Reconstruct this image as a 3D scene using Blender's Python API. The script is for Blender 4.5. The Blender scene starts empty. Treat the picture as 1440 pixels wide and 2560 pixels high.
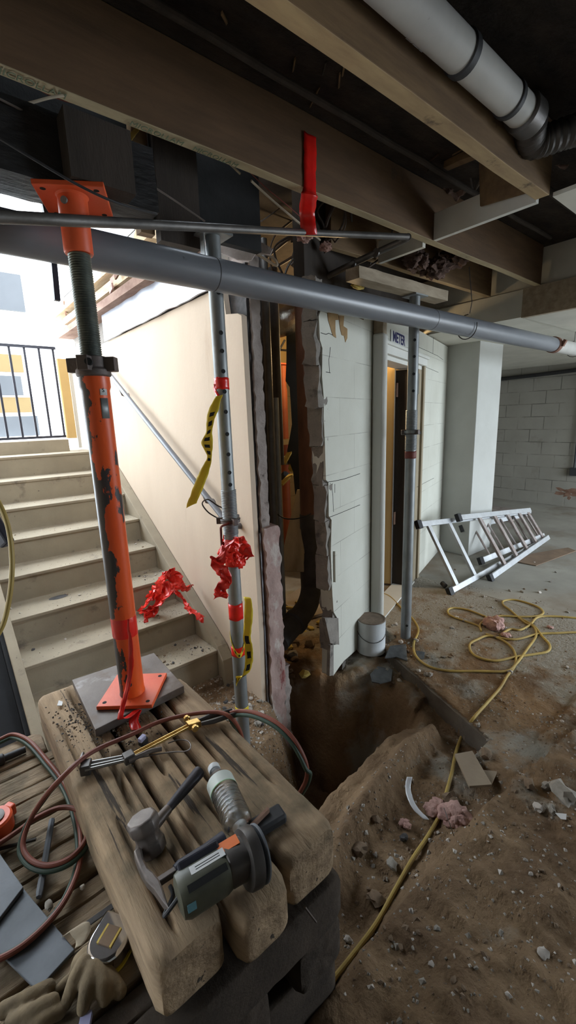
WORLD=15; ROOM=42.; EXPO=0.0
import bpy, bmesh, random
from math import *
from mathutils import Vector, Matrix, noise
random.seed(7)
V=Vector
SC=bpy.context.scene
COL=SC.collection
# ------------------------------------------------------------------ camera
FP=1080.; TH=radians(12.2); PS=radians(50.7); RO=radians(1.9); EYE=V((0,0,1.5))
cf=V((cos(PS)*cos(TH),sin(PS)*cos(TH),-sin(TH)))
cr0=V((sin(PS),-cos(PS),0)); cu0=cr0.cross(cf)
cr=cr0*cos(RO)-cu0*sin(RO); cu=cu0*cos(RO)+cr0*sin(RO)
cam=bpy.data.cameras.new('camera'); cam.sensor_fit='VERTICAL'; cam.sensor_height=36; cam.lens=36*FP/2560; cam.clip_start=.02
co=bpy.data.objects.new('camera',cam); COL.objects.link(co)
mw=Matrix((( cr.x,cu.x,-cf.x,EYE.x),(cr.y,cu.y,-cf.y,EYE.y),(cr.z,cu.z,-cf.z,EYE.z),(0,0,0,1)))
co.matrix_world=mw; SC.camera=co
# measuring helpers: where a line of sight of the photograph meets a real plane of the place
def ray(px,py): return cf+cr*((px-720)/FP)-cu*((py-1280)/FP)
def at(px,py,z=0.): d=ray(px,py); return EYE+d*((z-EYE.z)/d.z)
def atx(px,py,x): d=ray(px,py); return EYE+d*(x/d.x)
def aty(px,py,y): d=ray(px,py); return EYE+d*(y/d.y)
def atd(px,py,t): return EYE+ray(px,py)*t
AW=radians(19.0); PW=V((4.02,2.45,0)); DW=V((cos(AW),sin(AW),0)); NW=V((-sin(AW),cos(AW),0))
def atw(px,py,off=0.):
    d=ray(px,py); t=(NW.dot(PW)-NW.dot(EYE)+off)/NW.dot(d); return EYE+d*t
def fbm(x,y,z=0.,o=5,s=1.): return noise.fractal(V((x*s,y*s,z*s)),1.,2.,o)
# ------------------------------------------------------------------ materials
def M(name,c1,c2=None,scale=6,stretch=(1,1,1),rough=.8,metal=0.,bump=.25,bscale=60,bdist=.004,spots=None,spot2=None,spec=.4,wave=None,brick=None,trans=0.,ior=1.45,coat=0.):
    m=bpy.data.materials.new(name); m.use_nodes=True; nt=m.node_tree; N=nt.nodes; L=nt.links
    b=N['Principled BSDF']; tc=N.new('ShaderNodeTexCoord'); mp=N.new('ShaderNodeMapping'); mp.inputs['Scale'].default_value=stretch
    L.new(tc.outputs['Object'],mp.inputs['Vector'])
    def nz(sc,det=8,src=mp,r=.6):
        n=N.new('ShaderNodeTexNoise'); n.inputs['Scale'].default_value=sc; n.inputs['Detail'].default_value=det; n.inputs['Roughness'].default_value=r
        L.new(src.outputs[0],n.inputs['Vector']); return n.outputs['Fac']
    def ramp(src,a,bv,p0,p1):
        r=N.new('ShaderNodeValToRGB'); r.color_ramp.elements[0].position=p0; r.color_ramp.elements[1].position=p1
        r.color_ramp.elements[0].color=(*a,1); r.color_ramp.elements[1].color=(*bv,1); L.new(src,r.inputs['Fac']); return r.outputs['Color']
    c2=c2 or tuple(x*.8 for x in c1)
    colr=ramp(nz(scale),c2,c1,.35,.65)
    def mix(a,bcol,fac):
        x=N.new('ShaderNodeMix'); x.data_type='RGBA'; L.new(fac,x.inputs['Factor']); L.new(a,x.inputs[6])
        if isinstance(bcol,tuple): x.inputs[7].default_value=(*bcol,1)
        else: L.new(bcol,x.inputs[7])
        return x.outputs[2]
    mask=None
    for sp in (spots,spot2):
        if sp:
            mp2=N.new('ShaderNodeMapping'); mp2.inputs['Scale'].default_value=sp[4] if len(sp)>4 else (1,1,1); mp2.inputs['Location'].default_value=(3.1*len(sp),1.7,.4)
            L.new(tc.outputs['Object'],mp2.inputs['Vector'])
            f=nz(sp[1],6,mp2)
            if len(sp)>5:
                dt=N.new('ShaderNodeVectorMath'); dt.operation='DOT_PRODUCT'; dt.inputs[1].default_value=sp[5]; L.new(tc.outputs['Object'],dt.inputs[0])
                ad=N.new('ShaderNodeMath'); ad.operation='ADD'; L.new(f,ad.inputs[0]); L.new(dt.outputs['Value'],ad.inputs[1]); f=ad.outputs[0]
            k=ramp(f,(0,0,0),(1,1,1),sp[2],sp[2]+sp[3]); colr=mix(colr,sp[0],k); mask=k
    hsum=nz(bscale,10)
    if wave:
        w=N.new('ShaderNodeTexWave'); w.bands_direction=wave[0]; w.inputs['Scale'].default_value=wave[1]; w.inputs['Distortion'].default_value=wave[2]; w.inputs['Detail'].default_value=4
        L.new(mp.outputs[0],w.inputs['Vector']); k=ramp(w.outputs['Fac'],(1,1,1),(0,0,0),.0,wave[4] if len(wave)>4 else .35); colr=mix(colr,wave[3],k)
    if brick:
        cb=N.new('ShaderNodeCombineXYZ'); sx=N.new('ShaderNodeSeparateXYZ'); L.new(tc.outputs['Object'],sx.inputs[0])
        L.new(sx.outputs[brick[0]],cb.inputs[0]); L.new(sx.outputs[2],cb.inputs[1])
        br=N.new('ShaderNodeTexBrick'); br.inputs['Scale'].default_value=1; br.inputs['Brick Width'].default_value=.4; br.inputs['Row Height'].default_value=.2
        br.inputs['Mortar Size'].default_value=brick[1]; br.inputs['Mortar Smooth'].default_value=.3; br.inputs['Color1'].default_value=(1,1,1,1); br.inputs['Color2'].default_value=(1,1,1,1); br.inputs['Mortar'].default_value=(0,0,0,1)
        L.new(cb.outputs[0],br.inputs['Vector'])
        inv=N.new('ShaderNodeMath'); inv.operation='MULTIPLY'; L.new(br.outputs['Fac'],inv.inputs[0]); L.new(ramp(nz(3),(0,0,0),(1,1,1),.4,.62),inv.inputs[1])
        colr=mix(colr,brick[2],inv.outputs[0])
        sb=N.new('ShaderNodeMath'); sb.operation='SUBTRACT'; L.new(hsum,sb.inputs[0]); L.new(br.outputs['Fac'],sb.inputs[1]); hsum=sb.outputs[0]
    L.new(colr,b.inputs['Base Color'])
    b.inputs['Roughness'].default_value=rough; b.inputs['Metallic'].default_value=metal; b.inputs['Specular IOR Level'].default_value=spec
    if mask and metal>0 and spots and spots[0][0]>.1: pass
    b.inputs['Transmission Weight'].default_value=trans; b.inputs['IOR'].default_value=ior; b.inputs['Coat Weight'].default_value=coat
    if bump:
        bn=N.new('ShaderNodeBump'); bn.inputs['Strength'].default_value=bump; bn.inputs['Distance'].default_value=bdist; L.new(hsum,bn.inputs['Height']); L.new(bn.outputs[0],b.inputs['Normal'])
    return m
K={}
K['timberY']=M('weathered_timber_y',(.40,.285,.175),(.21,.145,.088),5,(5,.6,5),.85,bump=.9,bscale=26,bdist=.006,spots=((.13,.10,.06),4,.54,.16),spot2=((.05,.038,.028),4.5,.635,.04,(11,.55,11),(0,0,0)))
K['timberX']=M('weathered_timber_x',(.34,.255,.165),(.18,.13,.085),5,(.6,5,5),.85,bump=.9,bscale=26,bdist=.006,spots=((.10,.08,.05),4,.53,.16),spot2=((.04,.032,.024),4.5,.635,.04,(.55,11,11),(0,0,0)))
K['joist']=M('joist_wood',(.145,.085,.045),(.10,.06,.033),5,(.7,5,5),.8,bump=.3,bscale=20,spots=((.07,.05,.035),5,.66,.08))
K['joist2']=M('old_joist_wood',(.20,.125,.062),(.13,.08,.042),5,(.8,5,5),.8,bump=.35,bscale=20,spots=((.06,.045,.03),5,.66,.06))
K['joistedge']=M('pale_lit_joist_edge',(.44,.37,.235),(.33,.27,.17),5,(1,5,5),.8,spots=((.12,.10,.06),7,.62,.08))  # pale underside, with light from the floor put into the colour
K['joistedge2']=M('tan_lit_joist_edge',(.42,.31,.17),(.30,.21,.12),5,(1,5,5),.8,spots=((.10,.07,.045),8,.62,.08))
K['paleboard']=M('pale_board',(.40,.33,.24),(.27,.215,.15),6,(1,4,4),.8,spots=((.08,.06,.045),12,.68,.04))
K['darkwood']=M('dark_wood',(.055,.043,.035),(.035,.028,.023),4,(3,3,.6),.9,bump=.4)
K['subfloor']=M('dark_subfloor',(.042,.030,.022),(.016,.012,.009),6,(1,2,1),.95,bump=1,bscale=14,bdist=.02)
K['blackbeam']=M('black_waterproofing',(.022,.021,.022),(.010,.010,.010),10,(1,3,3),.4,bump=.8,bscale=14,bdist=.005,spec=.6)
K['drywall']=M('drywall',(.63,.615,.55),(.54,.53,.47),3,rough=.9,bump=.15,spots=((.3,.27,.22),4,.66,.1))
K['stucco']=M('tan_stucco',(.585,.475,.365),(.53,.425,.325),2.2,(1,1.2,.35),.9,bump=.35,bscale=90,bdist=.003,spots=((.43,.32,.23),5,.66,.16,(1,1,.25)),spot2=((.2,.15,.12),45,.755,.02,(1,1,1),(0,0,0)))
K['block']=M('painted_block',(.585,.585,.52),(.525,.52,.455),2.5,rough=.85,bump=.3,bscale=80,bdist=.003,brick=(0,.0025,(.33,.32,.28)),spots=((.30,.27,.21),7,.70,.1),spot2=((.1,.09,.08),40,.74,.02,(1,1,1),(0,0,0)))
K['blockcut']=M('broken_block_face',(.27,.245,.215),(.19,.17,.15),9,rough=.95,bump=.9,bscale=30,bdist=.012,spots=((.10,.09,.08),7,.58,.1))
K['farblock']=M('grey_block',(.34,.325,.285),(.29,.275,.24),2,rough=.9,bump=.4,brick=(1,.007,(.15,.14,.125)),spots=((.22,.2,.17),3,.6,.2))
K['concpaint']=M('column_paint',(.47,.475,.45),(.42,.42,.395),2.4,rough=.8,bump=.15,bscale=30)
K['stair']=M('stair_concrete',(.32,.27,.195),(.255,.215,.155),4,rough=.85,bump=.35,bscale=80,bdist=.003,spots=((.16,.13,.10),7,.60,.12),spot2=((.11,.09,.07),50,.70,.03,(1,1,1),(0,0,0)))
K['floor']=M('garage_slab',(.34,.325,.285),(.245,.23,.20),1.6,rough=.7,bump=.35,bscale=70,bdist=.003,spots=((.17,.125,.085),1.3,.50,.22),spot2=((.10,.085,.07),40,.70,.03,(1,1,1),(0,0,0)))
K['slabcut']=M('dark_slab_edge',(.15,.125,.10),(.10,.082,.066),9,rough=.95,bump=.6)
K['roomfloor']=M('room_slab',(.2,.19,.17),(.14,.13,.11),2,rough=.8)
K['plaster']=M('broken_plaster',(.36,.31,.28),(.25,.21,.19),10,rough=.95,bump=.9,bscale=40,bdist=.008,spots=((.09,.07,.06),7,.60,.06))
K['pink']=M('primer_plaster',(.42,.31,.275),(.31,.205,.185),8,(1,1,.6),rough=.9,bump=.8,bscale=40,bdist=.006,spots=((.48,.42,.38),11,.56,.08,(1,1,.5)),spot2=((.20,.06,.055),9,.615,.05,(1,1,.35),(0,0,0)))
K['strip']=M('galvanised_edge',(.30,.31,.34),(.2,.2,.22),6,rough=.5,metal=.6)
K['orange']=M('chipped_orange_paint',(.80,.125,.022),(.66,.075,.016),3,(1,1,.4),rough=.36,bump=.2,bscale=50,spec=.5,
   spots=((.045,.04,.042),15,.53,.012,(1,1,.5),(-3.6,2.9,0.)),spot2=((.05,.042,.044),11,.628,.012,(1,1,.45),(0,0,0)))
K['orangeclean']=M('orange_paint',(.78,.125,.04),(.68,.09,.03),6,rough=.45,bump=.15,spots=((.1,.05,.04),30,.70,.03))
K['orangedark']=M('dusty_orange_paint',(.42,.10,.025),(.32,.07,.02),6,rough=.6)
K['screw']=M('threaded_steel',(.17,.19,.16),(.10,.11,.10),12,rough=.5,metal=.7,bump=.2)
K['cast']=M('cast_steel',(.16,.13,.12),(.10,.085,.08),14,rough=.6,metal=.5,bump=.4)
K['galv']=M('galvanised_steel',(.27,.285,.285),(.19,.20,.205),14,(1,1,.5),rough=.48,metal=.45,bump=.15,spots=((.20,.18,.17),6,.66,.12))
K['hole']=M('dark_hole',(.02,.02,.02),(.01,.01,.01))
K['steelplate']=M('mill_steel',(.15,.125,.11),(.09,.072,.062),6,rough=.55,metal=.3,bump=.2,spots=((.09,.062,.045),8,.50,.12),spot2=((.27,.25,.25),7,.60,.1,(1,1,1),(0,0,0)))
K['steelblue']=M('grey_steel',(.13,.14,.155),(.09,.098,.108),7,rough=.6,metal=.2,bump=.2,spots=((.10,.09,.09),12,.66,.05))
K['pipegrey']=M('grey_painted_pipe',(.175,.185,.205),(.14,.148,.165),9,(.3,1,1),rough=.34,metal=0.0,bump=.1,spec=.6,spots=((.1,.1,.11),20,.68,.06))
K['conduit']=M('old_conduit',(.15,.14,.13),(.10,.095,.09),12,rough=.5,metal=.5)
K['conduitblue']=M('light_conduit',(.30,.33,.36),(.22,.24,.27),12,rough=.4,metal=.4)
K['rust']=M('rusty_iron',(.20,.095,.06),(.11,.055,.04),9,(1,1,.4),rough=.8,bump=.4)
K['rustb']=M('rusty_beam',(.30,.19,.14),(.17,.09,.06),10,(1,.5,1),rough=.85,bump=.5)
K['flash']=M('zinc_flashing',(.42,.44,.50),(.33,.34,.38),5,rough=.4,metal=.35,spots=((.30,.17,.11),4,.60,.1,(1,1,.3)),bump=.2,bscale=10,bdist=.01)
K['castiron']=M('cast_iron_pipe',(.075,.07,.07),(.045,.042,.042),9,rough=.7,bump=.4)
K['pvc']=M('white_pvc',(.46,.45,.42),(.38,.37,.35),6,rough=.6,bump=0,spots=((.3,.29,.27),18,.70,.05))
K['rubber']=M('black_rubber',(.03,.03,.032),(.02,.02,.022),8,rough=.6)
K['white']=M('white_paint',(.66,.66,.62),(.58,.58,.54),3,(1,1,.3),rough=.55,bump=.15,spots=((.3,.26,.2),9,.70,.08))
K['beige']=M('beige_jamb',(.33,.275,.19),(.27,.225,.155),5,rough=.7)
K['doorleaf']=M('tan_door_face',(.50,.34,.14),(.42,.28,.11),3,(1,1,.3),rough=.6)
K['doorgrey']=M('door_edge',(.30,.30,.29),(.24,.24,.23),5,rough=.6)
K['redtape']=M('red_tape',(.78,.02,.012),(.6,.012,.01),9,rough=.25,bump=.5,bscale=25,bdist=.004,spec=.7)
K['redthin']=M('red_flagging',(.80,.03,.015),(.65,.018,.012),9,rough=.3,bump=.5,bscale=20,spec=.6)
K['yellow']=M('caution_yellow',(.75,.58,.05),(.62,.46,.03),9,rough=.35,bump=.3,bscale=20)
K['black']=M('print_black',(.02,.02,.02),(.015,.015,.015))
K['curbshade']=M('curb_side_shade',(.016,.017,.019),(.010,.010,.012),8,rough=.9,spots=((.12,.12,.12),60,.74,.02))  # shade beside the stair curb painted as near-black, with pale specks
K['shadetimber']=M('shadowed_dark_timber',(.07,.052,.038),(.04,.03,.022),6,(2,2,2),.95,bump=.6)  # dark brown timber with the stack's shadow put into the colour
K['dirt']=M('dirt',(.20,.137,.085),(.115,.077,.048),5,rough=1,bump=1,bscale=55,bdist=.012,spec=.1,spots=((.28,.21,.14),2.2,.55,.25),spot2=((.42,.37,.31),60,.735,.02,(1,1,1),(0,0,0)))
K['rub1']=M('rubble_grey',(.34,.31,.27),(.22,.2,.17),30,rough=.95)
K['rub2']=M('rubble_brown',(.24,.165,.11),(.14,.10,.065),30,rough=.95)
K['rub3']=M('rubble_white',(.52,.48,.43),(.38,.34,.3),30,rough=.95)
K['rub4']=M('rubble_dark',(.085,.08,.08),(.05,.048,.048),30,rough=.8)
K['slate']=M('dark_slate',(.11,.115,.12),(.065,.068,.07),20,rough=.7,bump=.5)
K['insul']=M('pink_fibreglass',(.58,.38,.33),(.42,.25,.22),18,rough=1,bump=1,bscale=60,bdist=.01,spec=.1)
K['insul2']=M('old_brown_insulation',(.16,.10,.08),(.08,.05,.04),14,rough=1,bump=1,bscale=40,bdist=.01)
K['insul3']=M('yellow_foam',(.62,.47,.13),(.45,.32,.08),14,rough=.9,bump=.6)
K['cord']=M('yellow_cord',(.50,.36,.10),(.32,.22,.07),4,rough=.5,bump=0)
K['cable']=M('cable_sheath',(.13,.10,.085),(.08,.065,.055),9,rough=.6,bump=0)
K['cablew']=M('pale_cable',(.42,.35,.26),(.3,.25,.18),9,rough=.6,bump=0)
K['cablered']=M('red_wire',(.20,.05,.04),(.14,.04,.03),9,rough=.6,bump=0)
K['hosered']=M('red_hose',(.235,.07,.045),(.15,.045,.03),5,rough=.5,bump=.1)
K['hosegreen']=M('green_hose',(.04,.075,.05),(.022,.04,.03),5,rough=.5,bump=.1)
K['alu']=M('aluminium',(.62,.64,.66),(.52,.53,.55),14,rough=.4,metal=.5,bump=.1,spots=((.35,.3,.27),9,.68,.08))
K['aludirty']=M('dirty_aluminium',(.42,.38,.37),(.26,.20,.18),14,rough=.5,metal=.35,bump=.1)
K['cardboard']=M('cardboard',(.22,.15,.10),(.16,.11,.075),6,rough=.9,bump=.3)
K['tile']=M('tan_tile',(.30,.235,.165),(.24,.185,.13),5,rough=.75)
K['brass']=M('brass',(.62,.42,.15),(.40,.26,.10),20,rough=.35,metal=.9)
K['tubesteel']=M('dull_steel_tube',(.30,.29,.28),(.2,.19,.18),8,rough=.4,metal=.7,bump=0)
K['chrome']=M('chrome',(.70,.71,.74),(.6,.61,.64),5,rough=.12,metal=1,bump=0)
K['dkmetal']=M('dark_steel',(.10,.09,.085),(.06,.055,.05),14,rough=.45,metal=.6,bump=.2)
K['forged']=M('forged_steel',(.17,.145,.13),(.10,.085,.078),14,rough=.48,metal=.5,bump=.35,bscale=30)
K['grip']=M('black_grip',(.035,.035,.05),(.022,.022,.03),10,rough=.5)
K['bottle']=M('clear_plastic',(.96,.98,.99),(.95,.97,.98),5,rough=.03,trans=1.,ior=1.42,bump=.35,bscale=22,bdist=.01)
K['blabel']=M('bottle_label',(.50,.54,.50),(.42,.46,.42),8,rough=.4)
K['bgreen']=M('green_edge',(.18,.40,.18),(.15,.34,.15))
K['grindbody']=M('green_grey_plastic',(.085,.085,.06),(.05,.05,.036),10,rough=.38,bump=.1,spots=((.05,.05,.04),14,.6,.1))
K['label']=M('paper_label',(.60,.60,.60),(.5,.5,.5),5,rough=.5)
K['labelo']=M('orange_label',(.80,.20,.05),(.7,.16,.04),5,rough=.5)
K['orangeplastic']=M('orange_plastic',(.80,.12,.04),(.66,.09,.03),5,rough=.4)
K['leather']=M('work_leather',(.21,.155,.09),(.115,.085,.05),14,rough=.85,bump=.7,bscale=35,bdist=.006)
K['canw']=M('white_can_label',(.60,.62,.63),(.52,.54,.55),6,rough=.35,spots=((.25,.2,.16),12,.68,.06))
K['lid']=M('dusty_lid',(.27,.205,.155),(.17,.13,.10),20,rough=.9)
K['signw']=M('sign_white',(.62,.63,.60),(.55,.56,.53),6,rough=.5)
K['signb']=M('sign_blue',(.03,.03,.12),(.025,.025,.1))
K['railblack']=M('black_railing_paint',(.045,.045,.06),(.03,.03,.04),5,rough=.4,bump=0)
K['yelpost']=M('yellow_board',(.62,.42,.17),(.55,.37,.15),3,rough=.8)
K['facade']=M('yellow_facade',(.11,.075,.03),(.10,.066,.027),1,rough=.9)
K['facadegrey']=M('grey_panel',(.04,.042,.045),(.033,.035,.038),1,rough=.6)
K['facadewhite']=M('white_facade',(.85,.84,.80),(.8,.79,.75),1,rough=.9)
K['street']=M('street',(.55,.54,.52),(.45,.44,.42),2,rough=.9)
K['sheet']=M('dusty_plastic_sheet',(.55,.45,.30),(.42,.33,.20),6,rough=.35,bump=.6,bscale=12,bdist=.01)
K['darkboard']=M('black_board',(.022,.025,.027),(.014,.016,.017),5,rough=.7)
K['roomwall']=M('room_wall',(.55,.44,.28),(.45,.36,.23),2,rough=.9,brick=(0,.006,(.3,.24,.15)))
K['foil']=M('foil_duct',(.60,.57,.50),(.4,.37,.32),8,rough=.2,metal=.9,bump=.9,bscale=14,bdist=.01)
K['stain']=M('brown_glue_stain',(.23,.13,.05),(.33,.21,.09),14,rough=.5)
K['siding']=M('old_siding',(.62,.50,.33),(.42,.30,.19),6,(3,.6,3),rough=.9,bump=.5,spots=((.22,.12,.08),8,.6,.1))
K['mark']=M('faint_green_print',(.15,.19,.12),(.14,.17,.11))
K['pvcmark']=M('faint_grey_print',(.30,.29,.28),(.28,.27,.26))
K['plasticstrip']=M('clear_strip',(.75,.76,.78),(.65,.66,.68),6,rough=.15,trans=.3)
K['tealsticker']=M('teal_sticker',(.10,.22,.26),(.08,.18,.21))
K['bluecap']=M('lilac_plastic',(.40,.40,.58),(.32,.32,.5),5,rough=.3)
# ------------------------------------------------------------------ mesh builder
def frame(d):
    d=d.normalized(); a=V((0,0,1)) if abs(d.z)<.9 else V((1,0,0)); x=a.cross(d).normalized(); return x,d.cross(x)
def cat(pts,n=8,closed=False):
    P=[V(p) for p in pts]; out=[]
    for i in range(len(P)-1):
        p0=P[max(i-1,0)];p1=P[i];p2=P[i+1];p3=P[min(i+2,len(P)-1)]
        for k in range(n):
            t=k/n; out.append(.5*((2*p1)+(p2-p0)*t+(2*p0-5*p1+4*p2-p3)*t*t+(3*p1-p0-3*p2+p3)*t**3))
    out.append(P[-1]); return out
class MB:
    def __init__(s): s.b=bmesh.new(); s.mi=0
    def face(s,vs):
        try:
            f=s.b.faces.new(vs); f.material_index=s.mi; return f
        except ValueError: return None
    def hexa(s,p):
        v=[s.b.verts.new(q) for q in p]
        for f in ((0,3,2,1),(4,5,6,7),(0,1,5,4),(1,2,6,5),(2,3,7,6),(3,0,4,7)): s.face([v[i] for i in f])
        return s
    def box(s,x0,x1,y0,y1,z0,z1): return s.hexa([(x0,y0,z0),(x1,y0,z0),(x1,y1,z0),(x0,y1,z0),(x0,y0,z1),(x1,y0,z1),(x1,y1,z1),(x0,y1,z1)])
    def obox(s,c,ax,ay,az,hx,hy,hz):
        c=V(c);ax,ay,az=(V(a).normalized() for a in (ax,ay,az)); X=ax*hx;Y=ay*hy;Z=az*hz
        return s.hexa([c-X-Y-Z,c+X-Y-Z,c+X+Y-Z,c-X+Y-Z,c-X-Y+Z,c+X-Y+Z,c+X+Y+Z,c-X+Y+Z])
    def bar(s,p0,p1,w,h,up=(0,0,1)):
        p0=V(p0);p1=V(p1);d=(p1-p0);u=V(up);x=d.cross(u).normalized();z=x.cross(d).normalized()
        return s.obox((p0+p1)/2,d,x,z,d.length/2,w/2,h/2)
    def cyl(s,p0,p1,r0,r1=None,n=20,cap=True): 
        return s.tube([p0,p1],[r0,r0 if r1 is None else r1],n,cap)
    def tube(s,pts,r,n=10,cap=True,off=None):
        P=[V(p) for p in pts]; R=r if isinstance(r,(list,tuple)) else [r]*len(P)
        rings=[];x=None
        for i,p in enumerate(P):
            d=(P[min(i+1,len(P)-1)]-P[max(i-1,0)])
            if d.length<1e-9: d=V((0,0,1))
            d.normalize()
            if x is None: x,_=frame(d)
            x=(x-d*x.dot(d))
            if x.length<1e-6: x,_=frame(d)
            x.normalize(); y=d.cross(x)
            rings.append([s.b.verts.new(p+(x*cos(2*pi*k/n)+y*sin(2*pi*k/n))*R[i]) for k in range(n)])
        for a,b in zip(rings,rings[1:]):
            for k in range(n): s.face((a[k],a[(k+1)%n],b[(k+1)%n],b[k]))
        if cap: s.face(rings[0][::-1]); s.face(rings[-1])
        return s
    def lathe(s,base,axis,prof,n=24,cap=True):
        base=V(base);a=V(axis).normalized()
        return s.tube_prof(base,a,prof,n,cap)
    def tube_prof(s,base,a,prof,n,cap=True):
        x,y=frame(a); rings=[]
        for r,h in prof: rings.append([s.b.verts.new(base+a*h+(x*cos(2*pi*k/n)+y*sin(2*pi*k/n))*max(r,1e-4)) for k in range(n)])
        for p,q in zip(rings,rings[1:]):
            for k in range(n): s.face((p[k],p[(k+1)%n],q[(k+1)%n],q[k]))
        if cap: s.face(rings[0][::-1]); s.face(rings[-1])
        return s
    def prism(s,poly,vec):
        vec=V(vec); a=[s.b.verts.new(V(p)) for p in poly]; b=[s.b.verts.new(V(p)+vec) for p in poly]; n=len(a)
        s.face(a[::-1]); s.face(b)
        for i in range(n): s.face((a[i],a[(i+1)%n],b[(i+1)%n],b[i]))
        return s
    def ball(s,c,r,sub=2,amp=0.,ns=4,seed=0,rot=None):
        c=V(c); r=V(r) if not isinstance(r,(int,float)) else V((r,r,r))
        g=bmesh.ops.create_icosphere(s.b,subdivisions=sub,radius=1)
        for v in g['verts']:
            k=1+amp*noise.fractal(v.co*ns*.5+V((seed*3.7,seed,0)),1,2,3)
            q=V((v.co.x*r.x,v.co.y*r.y,v.co.z*r.z))*k
            if rot: q=rot@q
            v.co=c+q
        for f in {f for v in g['verts'] for f in v.link_faces}: f.material_index=s.mi
        return s
    def ribbon(s,pts,w,dirs,n=6,pat=None,wn=3,crump=0.,seed=0):
        P=cat(pts,n); Dd=cat([V(d).normalized() for d in dirs],n) if len(dirs)==len(pts) else [V(dirs[0])]*len(P)
        W=cat([(x,0,0) for x in w],n) if isinstance(w,(list,tuple)) else [V((w,0,0))]*len(P)
        rows=[]
        for i,(p,d,ww) in enumerate(zip(P,Dd,W)):
            d=d.normalized(); row=[]
            for k in range(wn+1):
                q=p+d*ww.x*(k/wn-.5)
                if crump: q=q+V(noise.noise_vector(q*28+V((seed,i*.05,0))))*crump+V(noise.noise_vector(q*75+V((seed,k*.3,0))))*crump*.5
                row.append(s.b.verts.new(q))
            rows.append(row)
        for i,(a,b) in enumerate(zip(rows,rows[1:])):
            for k in range(wn):
                s.mi=1 if (pat and pat(i,k)) else 0
                s.face((a[k],a[k+1],b[k+1],b[k]))
        s.mi=0; return s
    def build(s,name,mat,parent=None,origin=None,rotz=0.,smooth=True,bevel=0.,solid=0.,sub=0,ang=35,remesh=0.,extra=None):
        bm=s.b; bmesh.ops.recalc_face_normals(bm,faces=bm.faces[:]) if not solid else None
        me=bpy.data.meshes.new(name)
        if parent is not None: o0=parent['_o']; rz=parent['_r']; O=V(o0)
        else:
            if origin is None:
                mn=V([min(v.co[i] for v in bm.verts) for i in range(3)]); mx=V([max(v.co[i] for v in bm.verts) for i in range(3)])
                origin=((mn.x+mx.x)/2,(mn.y+mx.y)/2,mn.z)
            O=V(origin); rz=rotz
        R=Matrix.Rotation(-rz,3,'Z')
        for v in bm.verts: v.co=R@(v.co-O)
        bm.to_mesh(me); bm.free()
        if smooth:
            me.shade_smooth() if hasattr(me,'shade_smooth') else None
            me.set_sharp_from_angle(angle=radians(ang))
        ob=bpy.data.objects.new(name,me); COL.objects.link(ob)
        for mm in (mat if isinstance(mat,(list,tuple)) else [mat]): me.materials.append(K[mm])
        if parent is not None: ob.parent=parent
        else: ob.location=O; ob.rotation_euler.z=rz
        ob['_o']=[*O]; ob['_r']=rz
        if remesh: q=ob.modifiers.new('r','REMESH'); q.mode='VOXEL'; q.voxel_size=remesh; q.use_smooth_shade=True; q2=ob.modifiers.new('s','SMOOTH'); q2.iterations=4
        if solid: q=ob.modifiers.new('t','SOLIDIFY'); q.thickness=solid; q.offset=0
        if bevel: q=ob.modifiers.new('b','BEVEL'); q.width=bevel; q.segments=2; q.limit_method='ANGLE'; q.angle_limit=radians(40)
        if sub: q=ob.modifiers.new('u','SUBSURF'); q.levels=sub; q.render_levels=sub
        return ob
def thing(name,loc,label,cat_,group=None,rotz=0.):
    o=bpy.data.objects.new(name,None); o.empty_display_size=.05; COL.objects.link(o); o.location=loc; o.rotation_euler.z=rotz
    o['_o']=[*V(loc)]; o['_r']=rotz; return tag(o,label,cat_,group)
def tag(o,label,cat_,group=None,kind=None):
    o['label']=label; o['category']=cat_
    if group: o['group']=group
    if kind: o['kind']=kind
    return o
def st(o): o['kind']='structure'; return o
def text(s,size,pos,right,up,mat,name,parent,ext=.0006,bold=0.):
    cu_=bpy.data.curves.new('t','FONT'); cu_.body=s; cu_.size=size; cu_.extrude=ext; cu_.align_x='CENTER'; cu_.align_y='CENTER'; cu_.resolution_u=3; cu_.offset=bold
    t=bpy.data.objects.new('t',cu_); COL.objects.link(t); dg=bpy.context.evaluated_depsgraph_get(); me=bpy.data.meshes.new_from_object(t.evaluated_get(dg)); 
    bpy.data.objects.remove(t)
    r=V(right).normalized();u=V(up).normalized();nn=r.cross(u); pos=V(pos)
    O=V(parent['_o']); R=Matrix.Rotation(-parent['_r'],3,'Z')
    for v in me.vertices: v.co=R@(pos+r*v.co.x+u*v.co.y+nn*v.co.z-O)
    me.materials.clear(); me.materials.append(K[mat]); o=bpy.data.objects.new(name,me); COL.objects.link(o); o.parent=parent; o['_o']=[*O]; o['_r']=parent['_r']; return o
def dup(o,loc,label=None,group=None,rotz=None):
    r=o.copy(); COL.objects.link(r); r.location=loc
    if rotz is not None: r.rotation_euler.z=rotz
    if label: r['label']=label
    if group: r['group']=group
    for ch in list(o.children):
        c=ch.copy(); COL.objects.link(c); c.parent=r
        for g in list(ch.children):
            d=g.copy(); COL.objects.link(d); d.parent=c
    return r
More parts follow.
